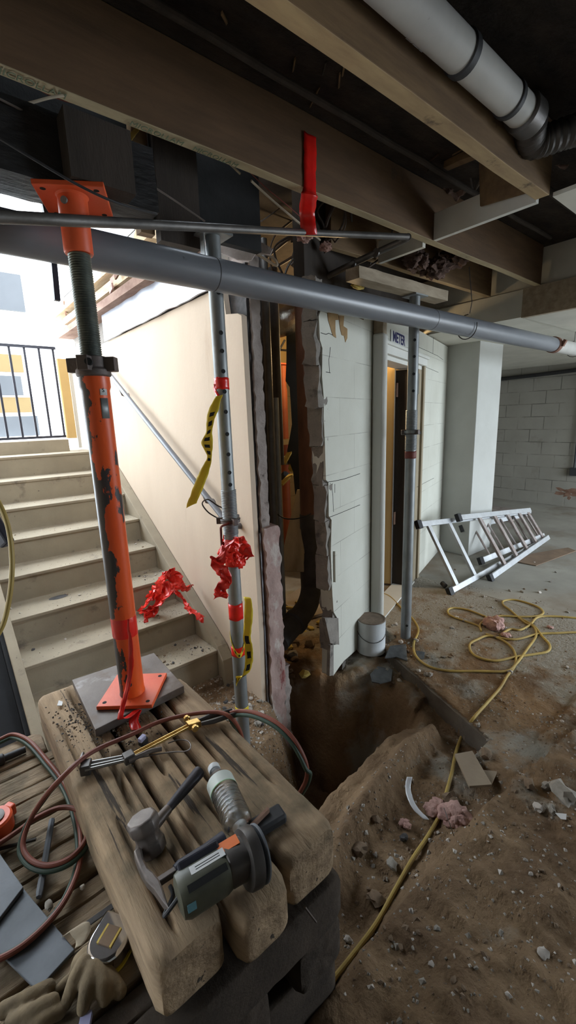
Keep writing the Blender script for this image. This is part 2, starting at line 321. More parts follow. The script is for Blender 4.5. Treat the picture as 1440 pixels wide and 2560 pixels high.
#@@PART2
# ------------------------------------------------------------------ ground
def seg(p,a,b):
    ax,ay=a;bx,by=b;px,py=p;dx=bx-ax;dy=by-ay;t=max(0,min(1,((px-ax)*dx+(py-ay)*dy)/(dx*dx+dy*dy)))
    return hypot(px-ax-t*dx,py-ay-t*dy),t
PIT=[(.62,1.22),(.62,1.02),(.85,1.03),(1.2,1.08),(1.55,1.13),(1.72,1.08),(1.86,1.13),(1.97,1.4),(1.95,1.57),(1.70,1.66),(1.56,1.90),(1.40,1.92),(1.24,1.76),(1.10,1.54),(.84,1.44)]
def inside(p,poly):
    c=False;x,y=p
    for i in range(len(poly)):
        x1,y1=poly[i];x2,y2=poly[i-1]
        if (y1>y)!=(y2>y) and x<(x2-x1)*(y-y1)/(y2-y1)+x1: c=not c
    return c
BERM=[(.80,.84),(.94,.89),(1.2,.95),(1.5,1.0),(1.70,1.01)]
ML=[tuple(at(*q)[:2]) for q in ((1255,1985),(1165,2055),(1080,2145),(1061,2172),(979,2267),(876,2396),(760,2560))]
def sm(t): t=max(0,min(1,t)); return t*t*(3-2*t)
def edge(y): return 1.77+.36*(y-.66)
def H(x,y):
    h=0.
    onslab = x>edge(y) and y>.62 and y<1.66
    n1=fbm(x,y,0,4,3); n2=fbm(x,y,5,5,14)
    if onslab or x>2.3 or y>2.05:
        k=max(0,1-max(0,(x-2.2))/1.2) if y<2.05 else .4
        h=.004*n1+.006*n2*k
    else:
        h=-.035+.03*n1+.013*n2
        if y>.62 and y<1.2 and x>1.2: h-=.03*sm((x-1.2)/.4)
        e_=edge(y)-x
        if .6<y<1.6 and e_<.35: h-=.035*sm(1-e_/.35)*sm((y-.7)/.15)
        if y<.70: h+=.045*sm((.70-y)/.12)
        # smooth mound on the right of the line
        dm=9;sg=1
        for a,b in zip(ML,ML[1:]):
            d,t=seg((x,y),a,b)
            if d<dm: dm=d; sg=(b[0]-a[0])*(y-a[1])-(b[1]-a[1])*(x-a[0])
        if sg>0 and y<.95: h+=.035*sm(dm/.03)+.012*fbm(x,y,9,4,9)
        db=min(seg((x,y),a,b)[0] for a,b in zip(BERM,BERM[1:]))
        h+=.085*exp(-(db/.045)**2)
    if (not onslab) and y<=.62 and x>edge(y)-.05: h=max(h,-.005)+.014*sm((x-edge(y)+.05)/.1)
    if .60<y<.78 and abs(x-edge(y))<.16: h=max(h,.012*(1-abs(y-.69)/.09)*(1-abs(x-edge(y))/.16))
    if .6<x<2 and 1<y<1.95 and inside((x,y),PIT):
        d=min(seg((x,y),PIT[i],PIT[i-1])[0] for i in range(len(PIT)))
        s=sm(d/(.30 if x>1.5 else .20)); h=h*(1-s)-.72*s+.05*n1*s+.03*n2*min(1,d/.05)
    return h
K['ground']=M('dusty_ground',(.29,.195,.115),(.155,.10,.06),3.2,rough=1,bump=1,bscale=45,bdist=.016,spec=.15,
  spots=((.31,.285,.24),3.0,.775,.11,(1,1,1),(.12,.036,0.)),spot2=((.40,.35,.29),60,.74,.02,(1,1,1),(0,0,0)))
def heightgrid(x0,x1,y0,y1,d):
    mb=MB(); nx=int(round((x1-x0)/d));ny=int(round((y1-y0)/d)); g=[]
    for i in range(nx+1):
        col=[]
        for j in range(ny+1):
            x=x0+i*d;y=y0+j*d; col.append(mb.b.verts.new((x,y,H(x,y))))
        g.append(col)
    for i in range(nx):
        for j in range(ny): mb.face((g[i][j],g[i+1][j],g[i+1][j+1],g[i][j+1]))
    return mb
st(heightgrid(0.0,3.4,-.8,2.5,.0125).build('floor','ground',origin=(0,0,0),ang=80))
st(MB().prism([(edge(y)-.012+.012*noise.noise(V((y*9,0,0))),y,-.13) for y in [.74+.043*k for k in range(21)]]+[(edge(1.6)+.2,1.6,-.13),(edge(.74)+.2,.74,-.13)],(0,0,.124)).build('floor_cut_edge','slabcut',smooth=False))
mb=MB()
for x0,x1,y0,y1 in ((3.4,7.8,-9,4.6),(-2.2,3.4,-9,-.8),(-2.2,0.,-.8,2.5),(-2.2,3.4,2.5,4.9),(3.4,7.8,4.6,4.9)):
    mb.box(x0,x1,y0,y1,-.12,0)
st(mb.build('floor_slab','floor',origin=(0,0,0),smooth=False))
# ------------------------------------------------------------------ walls
mb=MB()  # tan stucco wall beside the stairs
mb.prism([(1.21,4.75,-.2),(1.21,1.765,-.2),(1.21,1.755,.4),(1.21,1.762,1.0),(1.21,1.765,1.5),(1.21,1.77,1.97),(1.21,1.80,1.985),(1.21,1.90,2.0),(1.21,1.92,2.13),(1.21,4.75,2.13)],(.03,0,0))
st(mb.build('wall_left','stucco',smooth=False))
mb=MB(); mb.box(1.262,1.36,1.93,4.75,-.1,2.45); st(mb.build('wall_left_core','blockcut',smooth=False))
# broken cross-section of the wall end
def rough(x0,x1,y0,y1,z0,z1,seed,amp,step=.02):
    mb=MB(); b=mb.b; mb.box(x0,x1,y0,y1,z0,z1)
    nz_=max(2,int((z1-z0)/step))
    bmesh.ops.bisect_plane
    for k in range(1,nz_):
        z=z0+(z1-z0)*k/nz_; g=b.verts[:]+b.edges[:]+b.faces[:]; bmesh.ops.bisect_plane(b,geom=g,plane_co=(0,0,z),plane_no=(0,0,1))
    nx=max(1,int((x1-x0)/step))
    for k in range(1,nx):
        x=x0+(x1-x0)*k/nx; g=b.verts[:]+b.edges[:]+b.faces[:]; bmesh.ops.bisect_plane(b,geom=g,plane_co=(x,0,0),plane_no=(1,0,0))
    for v in b.verts:
        n=noise.noise_vector(v.co*22+V((seed,0,0)))+.5*noise.noise_vector(v.co*60+V((seed,0,0)))
        v.co+=V((n.x*amp,n.y*amp,n.z*amp*.6))
    return mb
pr=thing('masonry_pier',(1.31,1.75,-.35),'broken masonry pier with pink stained plaster at the cut end of the tan wall','pier')
rough(1.262,1.358,1.735,1.93,-.40,.955,3,.012,.018).build('pink_plaster','pink',pr,ang=60)['label']='pink and grey stained lower plaster'
rough(1.262,1.312,1.76,1.93,.93,2.35,8,.009,.018).build('grey_plaster','plaster',pr,ang=60)
rough(1.36,1.40,1.75,1.86,-.45,.12,11,.02,.018).build('crumbled_edge','plaster',pr,ang=60)
MB().box(1.243,1.249,1.752,1.93,-.12,.93).build('metal_edge','strip',pr,smooth=False)
rough(1.246,1.262,1.775,1.93,.9,2.2,5,.006,.02).build('dark_gap_strip','rub4',pr,ang=60)  # dark strip filling the black gap between stucco and plaster
# white block wall A with door opening, jagged left end
def wl(px,py):
    p=atw(px,py); return p
top=2.16
jag=[wl(*q) for q in ((797,790),(800,850),(806,870),(805,940),(810,1000),(809,1040),(812,1100),(815,1200),(821,1206),(822,1290),(829,1300),(827,1380),(830,1470),(834,1530),(843,1545),(845,1610),(834,1613),(833,1690),(848,1668),(860,1652),(874,1640))]
s0=(jag[0]-PW).dot(DW)
def P(s,z): return PW+DW*s+V((0,0,z))
dl=(wl(948,1200)-PW).dot(DW); dr=(wl(1046,1200)-PW).dot(DW); dz=1.895
poly=[P(s0+.05,2.045)]+jag+[P(dl,-.06),P(dl,dz),P(dr,dz),P(dr,-.06),P(.25,-.06),P(.25,top),P(dl-.25,top),P(dl-.30,2.045)]
wA=MB().prism(poly,NW*.075).build('wall_right',['block'],origin=(PW.x,PW.y,0),rotz=AW,smooth=False); st(wA)
# grey cut face of the blocks (rough core showing along the broken end)
cut=thing('broken_block_edge',(jag[8].x,jag[8].y,-.06),'rough grey cut edge of the white block wall beside the opening','masonry edge')
mbx=MB(); Rn=random.Random(4)
zz=-.05
for k in range(11):
    z1=zz+.2; p=[q for q in jag if q.z<=z1+.1] or jag
    q=min(jag,key=lambda j:abs(j.z-(zz+.1))); w=Rn.uniform(.05,.085); 
    c=q+NW*.045-DW*(w*.5-.05); c.z=zz+.1
    mbx.obox(c,DW,NW,(0,0,1),w*.5,.034+Rn.uniform(0,.006),.0985); zz=z1
b=mbx.b; bmesh.ops.subdivide_edges(b,edges=b.edges[:],cuts=5,use_grid_fill=True)
for v in b.verts:
    v.co+=noise.noise_vector(v.co*18)*.014+noise.noise_vector(v.co*60)*.006
mbx.build('block_core','blockcut',cut,ang=60)
# thin shell of block standing proud
MB().prism([wl(833,1378),wl(838,1378),wl(840,1452),wl(834,1455)],-NW*.012).build('block_shell_flake','block',cut,smooth=False)
MB().prism([wl(812,1545),wl(846,1545),wl(848,1612),wl(826,1608)],NW*.02).build('hanging_block_flake','blockcut',cut,smooth=False)
MB().prism([wl(826,1613),wl(834,1613),wl(834,1688),wl(824,1690)],NW*.02).build('lower_block_flake','blockcut',cut,smooth=False)
# brown glue drips and cracks on the wall
for nm,pts in (('glue_drip',[(818,782),(826,780),(845,786),(846,800),(838,800),(838,830),(840,845),(832,840),(826,820),(820,800)]),('glue_drip',[(846,788),(860,790),(858,815),(868,822),(868,845),(863,856),(860,840),(854,838),(850,822)]),):
    tag(MB().prism([atw(*q,-.0008) for q in pts],-NW*.0015).build(nm,'stain',smooth=False),'brown dried glue drip on the white block wall just under the grey pipe' if pts[0][0]<840 else 'narrower brown glue drip right of the larger one on the block wall','stain')
Cr=thing('wall_crack',(*wl(825,1200)[:2],1.0),'dark stepped cracks in the white painted block wall','crack')
for pts in ([(826,868),(824,888),(822,900),(824,932)],[(802,832),(815,836),(822,833),(832,838)],[(815,1206),(840,1202),(862,1197),(900,1184)],[(829,1210),(832,1240),(834,1280)],[(837,1210),(837,1232)],[(824,1293),(850,1283),(900,1262)],[(826,932),(815,930)],[(836,1380),(838,1410),(839,1450)],[(1040,865),(1065,876),(1095,890),(1108,900)],[(1084,840),(1083,860),(1082,884)],[(1065,918),(1080,924),(1096,931)],[(1042,1218),(1060,1208),(1085,1195)]):
    q=[atw(*p,-.0006) for p in pts]; MB().tube(q,[.0016]*len(q),4).build('crack_line','hole',Cr)
# column, far walls, ceilings
st(MB().box(4.25,4.73,2.19,2.72,0,2.2).build('column','concpaint',bevel=.006,smooth=False))
st(MB().box(4.05,7.7,2.72,2.80,0,2.2).build('wall_north','farblock',smooth=False)) if False else None
st(MB().box(7.6,7.75,-2.2,5.0,0,2.4).build('wall_back','farblock',smooth=False))
st(MB().box(4.12,7.6,4.4,4.5,0,2.4).build('wall_north','farblock',smooth=False))
st(MB().box(-2.2,-2.1,-3.6,1.2,0,3.2).build('wall_west','farblock',smooth=False))
mb=MB(); 
mb.box(-2.2,3.9,-3.6,-3.5,0,3.2); mb.box(3.9,4.0,-3.6,-2.1,0,3.2); mb.box(4.0,7.7,-2.2,-2.1,2.16,3.2)
st(mb.build('wall_south','farblock',smooth=False))
mb=MB(); mb.box(-2.2,3.5,-3.6,1.62,2.60,2.72); st(mb.build('ceiling','subfloor',smooth=False))
mb=MB(); mb.box(1.25,3.5,1.62,4.9,2.60,2.72); st(mb.build('ceiling_room','darkwood',smooth=False))
mb=MB(); mb.box(3.50,7.75,-2.2,1.49,2.165,2.72); st(mb.build('ceiling_garage','drywall',smooth=False))
mb=MB(); mb.box(3.50,7.75,1.49,5.0,2.170,2.72); st(mb.build('ceiling_soffit','drywall',smooth=False))
st(MB().box(3.46,3.498,-3.5,1.49,2.158,2.352).build('trim_header','paleboard',smooth=False))
st(MB().box(3.475,3.5,1.49,2.6,2.165,2.352).build('trim_fascia','drywall',smooth=False))
st(MB().box(-2.2,1.19,1.71,3.9,3.2,3.35).build('ceiling_added_blocker','subfloor',smooth=False))  # unseen overhang, added to keep overhead sky light off the stairs
st(MB().box(-1.0,-.9,1.2,3.9,0,3.35).build('wall_added_blocker','stucco',smooth=False))  # unseen wall, added to shut out sky light from the left
mb=MB()
for s_a,s_b in ((s0+.05,.25),): mb.hexa([P(s_a,2.165)+NW*.10,P(s_b,2.165)+NW*.10,P(s_b,2.165)+NW*.16,P(s_a,2.165)+NW*.16,P(s_a,2.60)+NW*.10,P(s_b,2.60)+NW*.10,P(s_b,2.60)+NW*.16,P(s_a,2.60)+NW*.16])
st(mb.build('wall_upper','darkwood',smooth=False))
# meter room shell behind
st(MB().box(1.36,6.,4.75,4.85,0,2.6).build('wall_room_back','roomwall',smooth=False))
st(MB().box(4.12,4.24,2.66,4.75,0,2.6).build('wall_room_right','roomwall',smooth=False))
# ------------------------------------------------------------------ stairs
YI=[2.10+.264*i for i in range(9)]; ZI=[.167+.159*i for i in range(8)]
sc_=thing('concrete_staircase',(.66,2.1,0),'worn beige concrete staircase climbing beside the tan wall','stairs')
mb=MB(); prof=[(2.10,-.05)]
for i in range(8): prof+= [(YI[i]+.004,ZI[i]-.02),(YI[i]-.004,ZI[i]-.02),(YI[i]-.004,ZI[i]),(YI[i+1] if i<7 else 4.9,ZI[i])]
prof+=[(4.9,-.05)]
mb.prism([(.185,y,z) for y,z in prof],(.954,0,0)); mb.build('flight','stair',sc_,smooth=False,bevel=.004)
sl=.159/.264
def sz(y,o): return .167+(y-2.1)*sl+o
mb=MB(); mb.prism([(1.139,2.02,-.05),(1.139,2.04,.12),(1.139,2.10,.185),(1.139,3.95,sz(3.95,.03)),(1.139,3.95,-.05)],(.069,0,0)); mb.build('wall_side_curb','stair',sc_,smooth=False,bevel=.004)
mb=MB(); mb.prism([(.142,1.72,-.05),(.142,1.72,.02),(.142,1.78,.19),(.142,3.95,sz(3.95,.14)),(.142,3.95,-.05)],(.043,0,0)); mb.build('open_side_curb','stair',sc_,smooth=False,bevel=.004)
mb=MB(); mb.prism([(.126,1.70,-.05),(.126,1.70,.0),(.126,1.78,.165),(.126,3.95,sz(3.95,.125)),(.126,3.95,-.05)],(.0155,0,0)); mb.build('shade_side_board','curbshade',sc_,smooth=False)  # added black board, painting the curb's outer side as shade
st(MB().box(-.02,.06,1.62,3.9,-.02,3.2).build('wall_stair_inner','darkwood',smooth=False)) if False else None
mb=MB(); mb.box(-.6,.975,4.22,4.6,1.2,1.385); mb.build('landing_curb','stair',sc_,smooth=False,bevel=.004)
st(MB().box(-3,12,4.9,13.6,1.2,1.27).build('floor_street','street',smooth=False))
st(MB().prism([(-.07,1.66,-.03),(-.07,1.66,.02),(-.07,1.78,.10),(-.07,3.9,sz(3.9,.05)),(-.07,3.9,-.03)],(.194,0,0)).build('wall_added_shade_fill','curbshade',smooth=False))  # added black fill beside the curb, standing in for shade
# debris mark on the tread: dark oval stain
tag(MB().ball((.47,2.64+.16,.4865),(.055,.03,.003),2).build('dark_leaf','rub4'),'dark flat oval scrap lying on a step left of the orange post','debris')
# ------------------------------------------------------------------ outside
g=thing('street_building',(4,14,1.2),'overexposed yellow building facade across the street','building')
MB().box(-4,9,14,14.5,1.2,9).build('facade','facadewhite',g,smooth=False)
MB().box(-4,2.35,13.95,14,2.95,3.4).build('yellow_band','facade',g,smooth=False)
MB().box(-4,2.45,13.95,14,1.9,2.3).build('yellow_band','facade',g,smooth=False)
MB().box(-4,2.6,13.9,14,4.5,5.4).build('window_panel','facadegrey',g,smooth=False)
MB().box(-4,2.25,13.9,14,2.35,2.85).build('window_panel','facadegrey',g,smooth=False)
MB().box(-4,2.5,13.9,14,1.2,1.8).build('garage_door','facadegrey',g,smooth=False)
r=thing('steel_railing',(.5,4.3,1.385),'black steel railing with thin vertical balusters at the top of the stairs','railing')
MB().bar((-.5,4.3,2.155),(.985,4.3,2.155),.035,.022).build('top_rail','railblack',r,smooth=False)
MB().bar((-.5,4.3,1.41),(.975,4.3,1.41),.03,.02).build('bottom_rail','railblack',r,smooth=False)
x=.965
while x>-.45:
    MB().bar((x,4.3,1.42),(x,4.3,2.15),.016,.016,(0,1,0)).build('baluster','railblack',r,smooth=False); x-=.108
tag(MB().box(.985,1.06,4.27,4.34,1.39,2.07).build('yellow_board','yelpost',smooth=False,bevel=.003),'tan yellow upright board between black railing and white wall corner','board')
tag(MB().box(1.075,1.10,4.3,4.36,1.30,2.07).build('corner_trim','white',smooth=False),'thin white corner trim right of the yellow upright board','trim')
# handrail on tan wall
h=thing('wall_handrail',(1.15,1.9,.95),'grey steel pipe handrail sloping down the tan wall','handrail')
hr=[(1.15,3.95,1.822+.57*.555),(1.15,1.93,.99)]
MB().tube([(1.15,3.95,2.14),(1.15,1.96,1.005),(1.155,1.90,.97),(1.19,1.88,.955),(1.21,1.88,.953)],.0165,12).build('rail_pipe','pipegrey',h)
for y in (2.15,3.3):
    z=1.005+(y-1.96)*.57
    MB().tube([(1.15,y,z-.015),(1.165,y,z-.06),(1.21,y,z-.075)],.007,8).cyl((1.208,y,z-.075),(1.211,y,z-.075),.03).build('bracket','cast',h)
#@@PART3
# ------------------------------------------------------------------ overhead framing
def joist(x0,x1,y0,y1,z0,z1,mat,label,group=None,name='floor_joist'):
    mb=MB(); n=int((x1-x0)/.12); b=mb.b; mb.box(x0,x1,y0,y1,z0,z1)
    for k in range(1,n): bmesh.ops.bisect_plane(b,geom=b.verts[:]+b.edges[:]+b.faces[:],plane_co=(x0+(x1-x0)*k/n,0,0),plane_no=(1,0,0))
    for v in b.verts: v.co+=noise.noise_vector(v.co*2.5)*.004
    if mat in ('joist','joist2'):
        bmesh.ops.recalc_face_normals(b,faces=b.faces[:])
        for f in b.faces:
            if f.normal.z<-.7: f.material_index=1  # undersides get a paler colour: floor bounce painted in, plus pale lumber
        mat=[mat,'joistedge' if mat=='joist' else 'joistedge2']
    return tag(mb.build(name,mat,bevel=.003,ang=60),label,'joist',group)
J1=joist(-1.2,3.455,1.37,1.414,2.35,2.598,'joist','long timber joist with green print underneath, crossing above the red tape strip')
for q in ((85,172),(415,305),(560,372)):
    c=at(*q,2.35); text('MICROLLAM',.030,(c.x,1.392,2.3465),(1,0,0),(0,-1,0),'mark','printed_mark',J1)
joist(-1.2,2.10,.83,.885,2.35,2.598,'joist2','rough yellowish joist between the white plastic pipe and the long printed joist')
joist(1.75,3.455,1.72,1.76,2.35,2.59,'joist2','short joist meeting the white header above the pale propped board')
joist(-1.2,3.46,.29,.33,2.38,2.59,'darkwood','dark joist at the upper right beyond the white plastic pipe')
for y in (-.24,-.78,-1.32): joist(-1.2,3.46,y,y+.04,2.38,2.59,'darkwood','dark unlit joist overhead behind the viewer','unlit joists')
tag(MB().box(2.12,2.145,.888,1.368,2.35,2.47).build('drywall_strip','white',smooth=False),'white painted strip spanning between the two long joists','drywall strip')
tag(MB().box(2.10,2.125,1.416,1.70,2.33,2.44).build('drywall_strip','drywall',smooth=False),'white painted strip left of the long printed joist, behind the bent conduit','drywall strip')
tag(MB().box(2.13,3.455,.36,.828,2.35,2.366).build('ceiling_board','drywall',smooth=False),'grey white ceiling panel at the right edge above the header','drywall panel')
mb=MB(); mb.prism([atx(1197,396,2.09),atx(1262,425,2.09),atx(1325,478,2.09),atx(1200,515,2.09)],(.012,0,0)); tag(mb.build('plywood_gusset','joist2',smooth=False),'tan triangular plywood piece hanging at the end of the yellowish joist','plywood')
tag(MB().bar(atx(1115,408,2.0),atx(1200,372,2.0),.04,.05).build('wood_stub','joist2',smooth=False,bevel=.003),'short tan wood stub nailed left of the triangular plywood','wood block')
tag(rough(1.80,2.62,1.575,1.665,2.178,2.235,21,.004,.06).build('propped_board','paleboard',ang=60),'pale splintered board resting on top of the right steel prop','board')
tag(MB().ball(atd(895,715,2.35),(.05,.02,.018),3,.25,5,3).build('yellow_foam_lump','insul3'),'yellow foam lump under the left end of the propped board','foam')
# black wrapped beam and hanging boards
bb=rough(-1.2,.62,1.30,1.43,2.09,2.25,31,.006,.05).build('wrapped_beam','blackbeam',ang=60); tag(bb,'black membrane wrapped beam resting on the orange post head','beam')
mb=rough(.372,.53,1.235,1.297,2.089,2.235,33,.002,.08); tag(mb.build('support_block','darkwood',ang=60),'dark brown upright block standing on the orange top plate','wood block')
tag(rough(.765,.93,1.60,1.64,2.14,2.60,35,.003,.08).build('hanging_board','darkwood',ang=60),'wide dark brown board hanging behind the long joist, right of the orange post head','board')
tag(rough(.70,.755,1.62,1.66,2.16,2.6,36,.003,.08).build('hanging_board','joist2',ang=60),'narrow paler board beside the wide dark hanging board','board')
st(MB().box(-1.2,1.262,1.665,1.70,2.215,2.60).build('trim_rim','hole',smooth=False))
tag(MB().bar(aty(118,480,1.55),aty(143,752,1.55),.016,.016,(0,1,0)).build('steel_bar','railblack',smooth=False),'dark square steel bar hanging down in front of the bright opening','bar')
tag(MB().bar(aty(108,505,1.5),aty(120,560,1.5),.012,.02,(0,1,0)).build('steel_hook','dkmetal',smooth=False),'small dark steel hook left of the orange top plate','hook')
# flashing and broken siding above the tan wall
mb=MB(); b=mb.b; mb.box(1.188,1.20,2.0,3.62,2.13,2.33)
for k in range(1,30): bmesh.ops.bisect_plane(b,geom=b.verts[:]+b.edges[:]+b.faces[:],plane_co=(0,2.0+1.62*k/30,0),plane_no=(0,1,0))
for v in b.verts: v.co.x+=.012*fbm(0,v.co.y,v.co.z,3,5); v.co.z+=.006*fbm(3,v.co.y,v.co.z,3,7)
tag(mb.build('metal_flashing','flash',ang=60),'dented rust-stained zinc flashing along the top of the tan wall','flashing')
tag(rough(1.13,1.30,2.02,4.75,2.315,2.37,41,.01,.1).build('rusty_beam','rustb',ang=60),'rusty brown beam above the zinc flashing','beam')
sd=[(1.16,2.1,4.6,2.41,2.47,'siding','rotten yellow board directly above the rusty beam'),(1.12,2.5,4.9,2.50,2.55,'siding','upper broken board edge against the sky above the rotten yellow board'),(1.2,2.2,4.8,2.60,2.66,'white','white splintered board at the top of the broken eave')]
for i,(x,y0,y1,z0,z1,m,l) in enumerate(sd):
    tag(rough(x,x+.09,y0,y1,z0,z1,50+i,.018,.06).build('broken_siding_board',m,ang=60),l,'board')
Rn=random.Random(5)
for i in range(14):
    y=Rn.uniform(2.3,4.7); z=Rn.uniform(2.38,2.62); 
    tag(MB().obox((1.15+Rn.uniform(-.03,.05),y,z),(Rn.uniform(-.3,.3),1,Rn.uniform(-.6,.6)),(1,0,.2),(0,.2,1),Rn.uniform(.04,.11),.006,.018).build('siding_splinter',Rn.choice(['siding','insul','rustb']),smooth=False),'splintered scrap of siding hanging in the broken eave above the tan wall','splinter','splinters in the broken eave')
# ------------------------------------------------------------------ pipes overhead
bp=thing('grey_drain_pipe',(2.7,1.485,1.96),'thick blue-grey drain pipe crossing the whole photo under the joists','pipe')
MB().cyl((-.9,1.485,2.02),(4.12,1.485,2.02),.056,n=32).build('pipe_body','pipegrey',bp)
MB().cyl((4.14,1.485,2.02),(7.59,1.485,2.02),.055,n=32).build('far_pipe_section','pvc',bp)['label']='paler far section of the pipe'
mb=MB().lathe((4.06,1.485,2.02),(1,0,0),[(.0575,0),(.063,.004),(.063,.055),(.0575,.06)],32); mb.bar((4.09,1.42,2.03),(4.09,1.40,2.02),.03,.05); mb.build('band_clamp','rust',bp)
hg=[(2.70,1.485+.066*cos(a),2.02+.072*sin(a)) for a in [radians(q) for q in range(95,-200,-18)]]
mb=MB().tube(hg,.003,6).tube([(2.70,1.47,2.095),(2.70,1.46,2.16),(2.70,1.49,2.36)],.003,6); mb.build('wire_hanger','dkmetal',bp)
hg=[(4.55,1.485+.062*cos(a),2.02+.066*sin(a)) for a in [radians(q) for q in range(90,-270,-20)]]
MB().tube(hg,.003,6).tube([(4.55,1.485,2.085),(4.55,1.485,2.165)],.003,6).build('wire_hanger','dkmetal',bp)
MB().cyl((2.30,1.485,2.02),(2.304,1.485,2.02),.0566,n=32).cyl((.9,1.485,2.02),(.903,1.485,2.02),.0566,n=32).build('pipe_seam','castiron',bp)
cp=[atd(-60,540,.90),atd(0,542,.93),atd(190,552,1.045),atd(390,562,1.28),atd(540,570,1.46),atd(775,582,1.78),atd(1020,592,2.0)]
cd=thing('bent_conduit',cp[3],'brown-grey conduit in front of the orange post head, bent back at its right end','conduit')
MB().tube(cat(cp,6),.0135,12).build('straight_run','conduit',cd)
MB().tube(cat([cp[-1],atd(1010,600,2.04),atd(945,630,2.14),atd(870,665,2.25),atd(790,705,2.35)],6),.0155,12).build('bent_run','conduit',cd)
for px,py,d in ((940,632,2.135),(882,660,2.225)):
    c=atd(px,py,d); MB().cyl(c-V((.004,0,0)),c+V((.004,0,.0)),.021,n=12).build('conduit_strap','dkmetal',cd)
pv=thing('white_plastic_pipe',(1.2,.775,2.39),'white plastic waste pipe with two black rubber bands at the upper right','pipe')
MB().cyl((-.3,.765,2.455),(1.70,.765,2.455),.047,n=32).build('pipe_body','pvc',pv)
for x,l in ((1.28,.025),(1.565,.02)):
    MB().lathe((x,.765,2.455),(1,0,0),[(.0475,0),(.052,.003),(.052,l),(.0475,l+.003)],32).build('rubber_band','rubber',pv)
MB().lathe((1.66,.765,2.455),(1,0,0),[(.0475,0),(.058,.005),(.058,.07),(.05,.08)],32).build('end_coupling','dkmetal',pv)
text('PVC  SCH 40',.012,(1.12,.7975,2.4195),(1,0,0),(0,.72,.69),'pvcmark','printed_mark',pv)
fd=[(1.74,.765,2.45),(1.85,.80,2.44),(1.95,.72,2.47),(2.05,.66,2.50)]
tag(MB().tube(cat(fd,12),[.045+.006*(i%2) for i in range(37)],16).build('flexible_duct','dkmetal'),'dark corrugated flexible duct at the end of the white plastic pipe','duct')
def cable(pts,r,mat,label,group=None,name='hanging_cable'):
    q=[atd(*p) for p in pts]; return tag(MB().tube(cat(q,8),r,7).build(name,mat),label,'cable',group)
cable([(-40,228,.95),(100,300,1.05),(300,415,1.22),(420,490,1.36),(512,553,1.5)],.0028,'cable','thin straight cable running from the left edge down to the top of the left prop')
cable([(-40,322,.88),(80,395,.92),(200,465,.98),(300,510,1.05),(392,535,1.2)],.003,'rubber','black cable crossing just in front of the orange top plate')
cable([(-40,272,1.0),(30,268,1.02),(80,256,1.05),(130,243,1.1),(190,236,1.18),(230,240,1.27)],.0035,'cablew','curved pale brown cable tucked under the printed joist at the upper left')
cable([(-40,140,1.1),(60,196,1.12),(120,235,1.15),(190,258,1.25),(280,264,1.38)],.0028,'cablered','thin dark red wire drooping under the joist at the upper left')
cable([(545,383,1.5),(575,410,1.55),(600,434,1.6)],.004,'cablew','short pale cable stub below the middle of the long joist')
cable([(628,452,1.6),(680,500,1.7),(745,555,1.8),(800,600,2.0)],.0045,'cablew','pale cable passing behind the hanging red tape strip')
cable([(610,415,1.6),(660,465,1.68),(720,515,1.75),(760,550,1.85)],.0022,'cablered','thin red wire beside the pale cable left of the red tape strip')
cable([(555,590,1.95),(600,615,1.95),(650,640,1.97),(690,664,1.98),(686,648,1.98),(655,628,2.0),(640,615,2.02)],.006,'cablew','pale cable loop dangling from the broken plaster above the pipe')
cable([(480,540,1.9),(560,585,1.9),(640,560,2.0),(700,520,2.1)],.003,'cable','thin dark cable sagging left of the red tape strip')
cable([(822,118,1.6),(826,160,1.6),(820,215,1.62)],.003,'cable','left of two thin wires hanging below the yellowish joist')
cable([(868,140,1.65),(850,180,1.65),(835,195,1.65)],.003,'cable','right of two thin wires hanging below the yellowish joist')
Rn=random.Random(12)
for i in range(16):
    x0=Rn.uniform(690,1000); y0=Rn.uniform(470,560); d=Rn.uniform(2.1,2.5)
    cable([(x0,y0,d),(x0-20+Rn.uniform(-40,60),y0+50,d),(x0-60+Rn.uniform(-40,60),y0+100,d+.1),(x0-90+Rn.uniform(-40,40),y0+Rn.uniform(125,175),d+.15)],Rn.choice([.004,.006,.009,.012]),Rn.choice(['cable','cable','conduit','darkwood']),'dark cable in the tangled bundle behind the bent conduit','cable bundle behind the conduit','bundled_cable')
for i in range(6):
    x0=Rn.uniform(1000,1240); y0=Rn.uniform(330,460); d=Rn.uniform(1.9,2.2)
    cable([(x0,y0,d),(x0+20,y0+50,d+.1),(x0+Rn.uniform(-40,60),y0+100,d+.2)],Rn.choice([.004,.007]),'cable','dark loose cable dangling above the white strip between the joists','loose cables above the white strip','bundled_cable')
for y,z,r_,l in ((1.24,2.55,.012,'thin old pipe close to the subfloor behind the long printed joist'),(1.02,2.56,.016,'dark pipe close to the subfloor beside the yellowish joist')):
    tag(MB().tube([(x/5,y+.008*noise.noise(V((x*.6,y,1))),z+.008*noise.noise(V((x*.7,y,4)))) for x in range(-5,17)],r_,10).build('old_overhead_pipe','darkwood'),l,'pipe')
for i,(px,py,d,l) in enumerate(((995,270,1.75,'yellow batt scrap hanging from the middle of the yellowish joist'),(760,120,1.45,'yellow-green batt scrap hanging from the near end of the yellowish joist'),(1075,470,2.15,'tan batt scrap above the white strip'),(905,360,1.9,'green-brown batt scrap between the long joists'),(985,440,2.0,'grey-brown batt scrap between the long joists near the white strip'))):
    c=atd(px,py,d); tag(MB().ball(c,(.022,.022,.07),3,.5,4,i+20).build('batt_scrap','joist2'),l,'insulation')
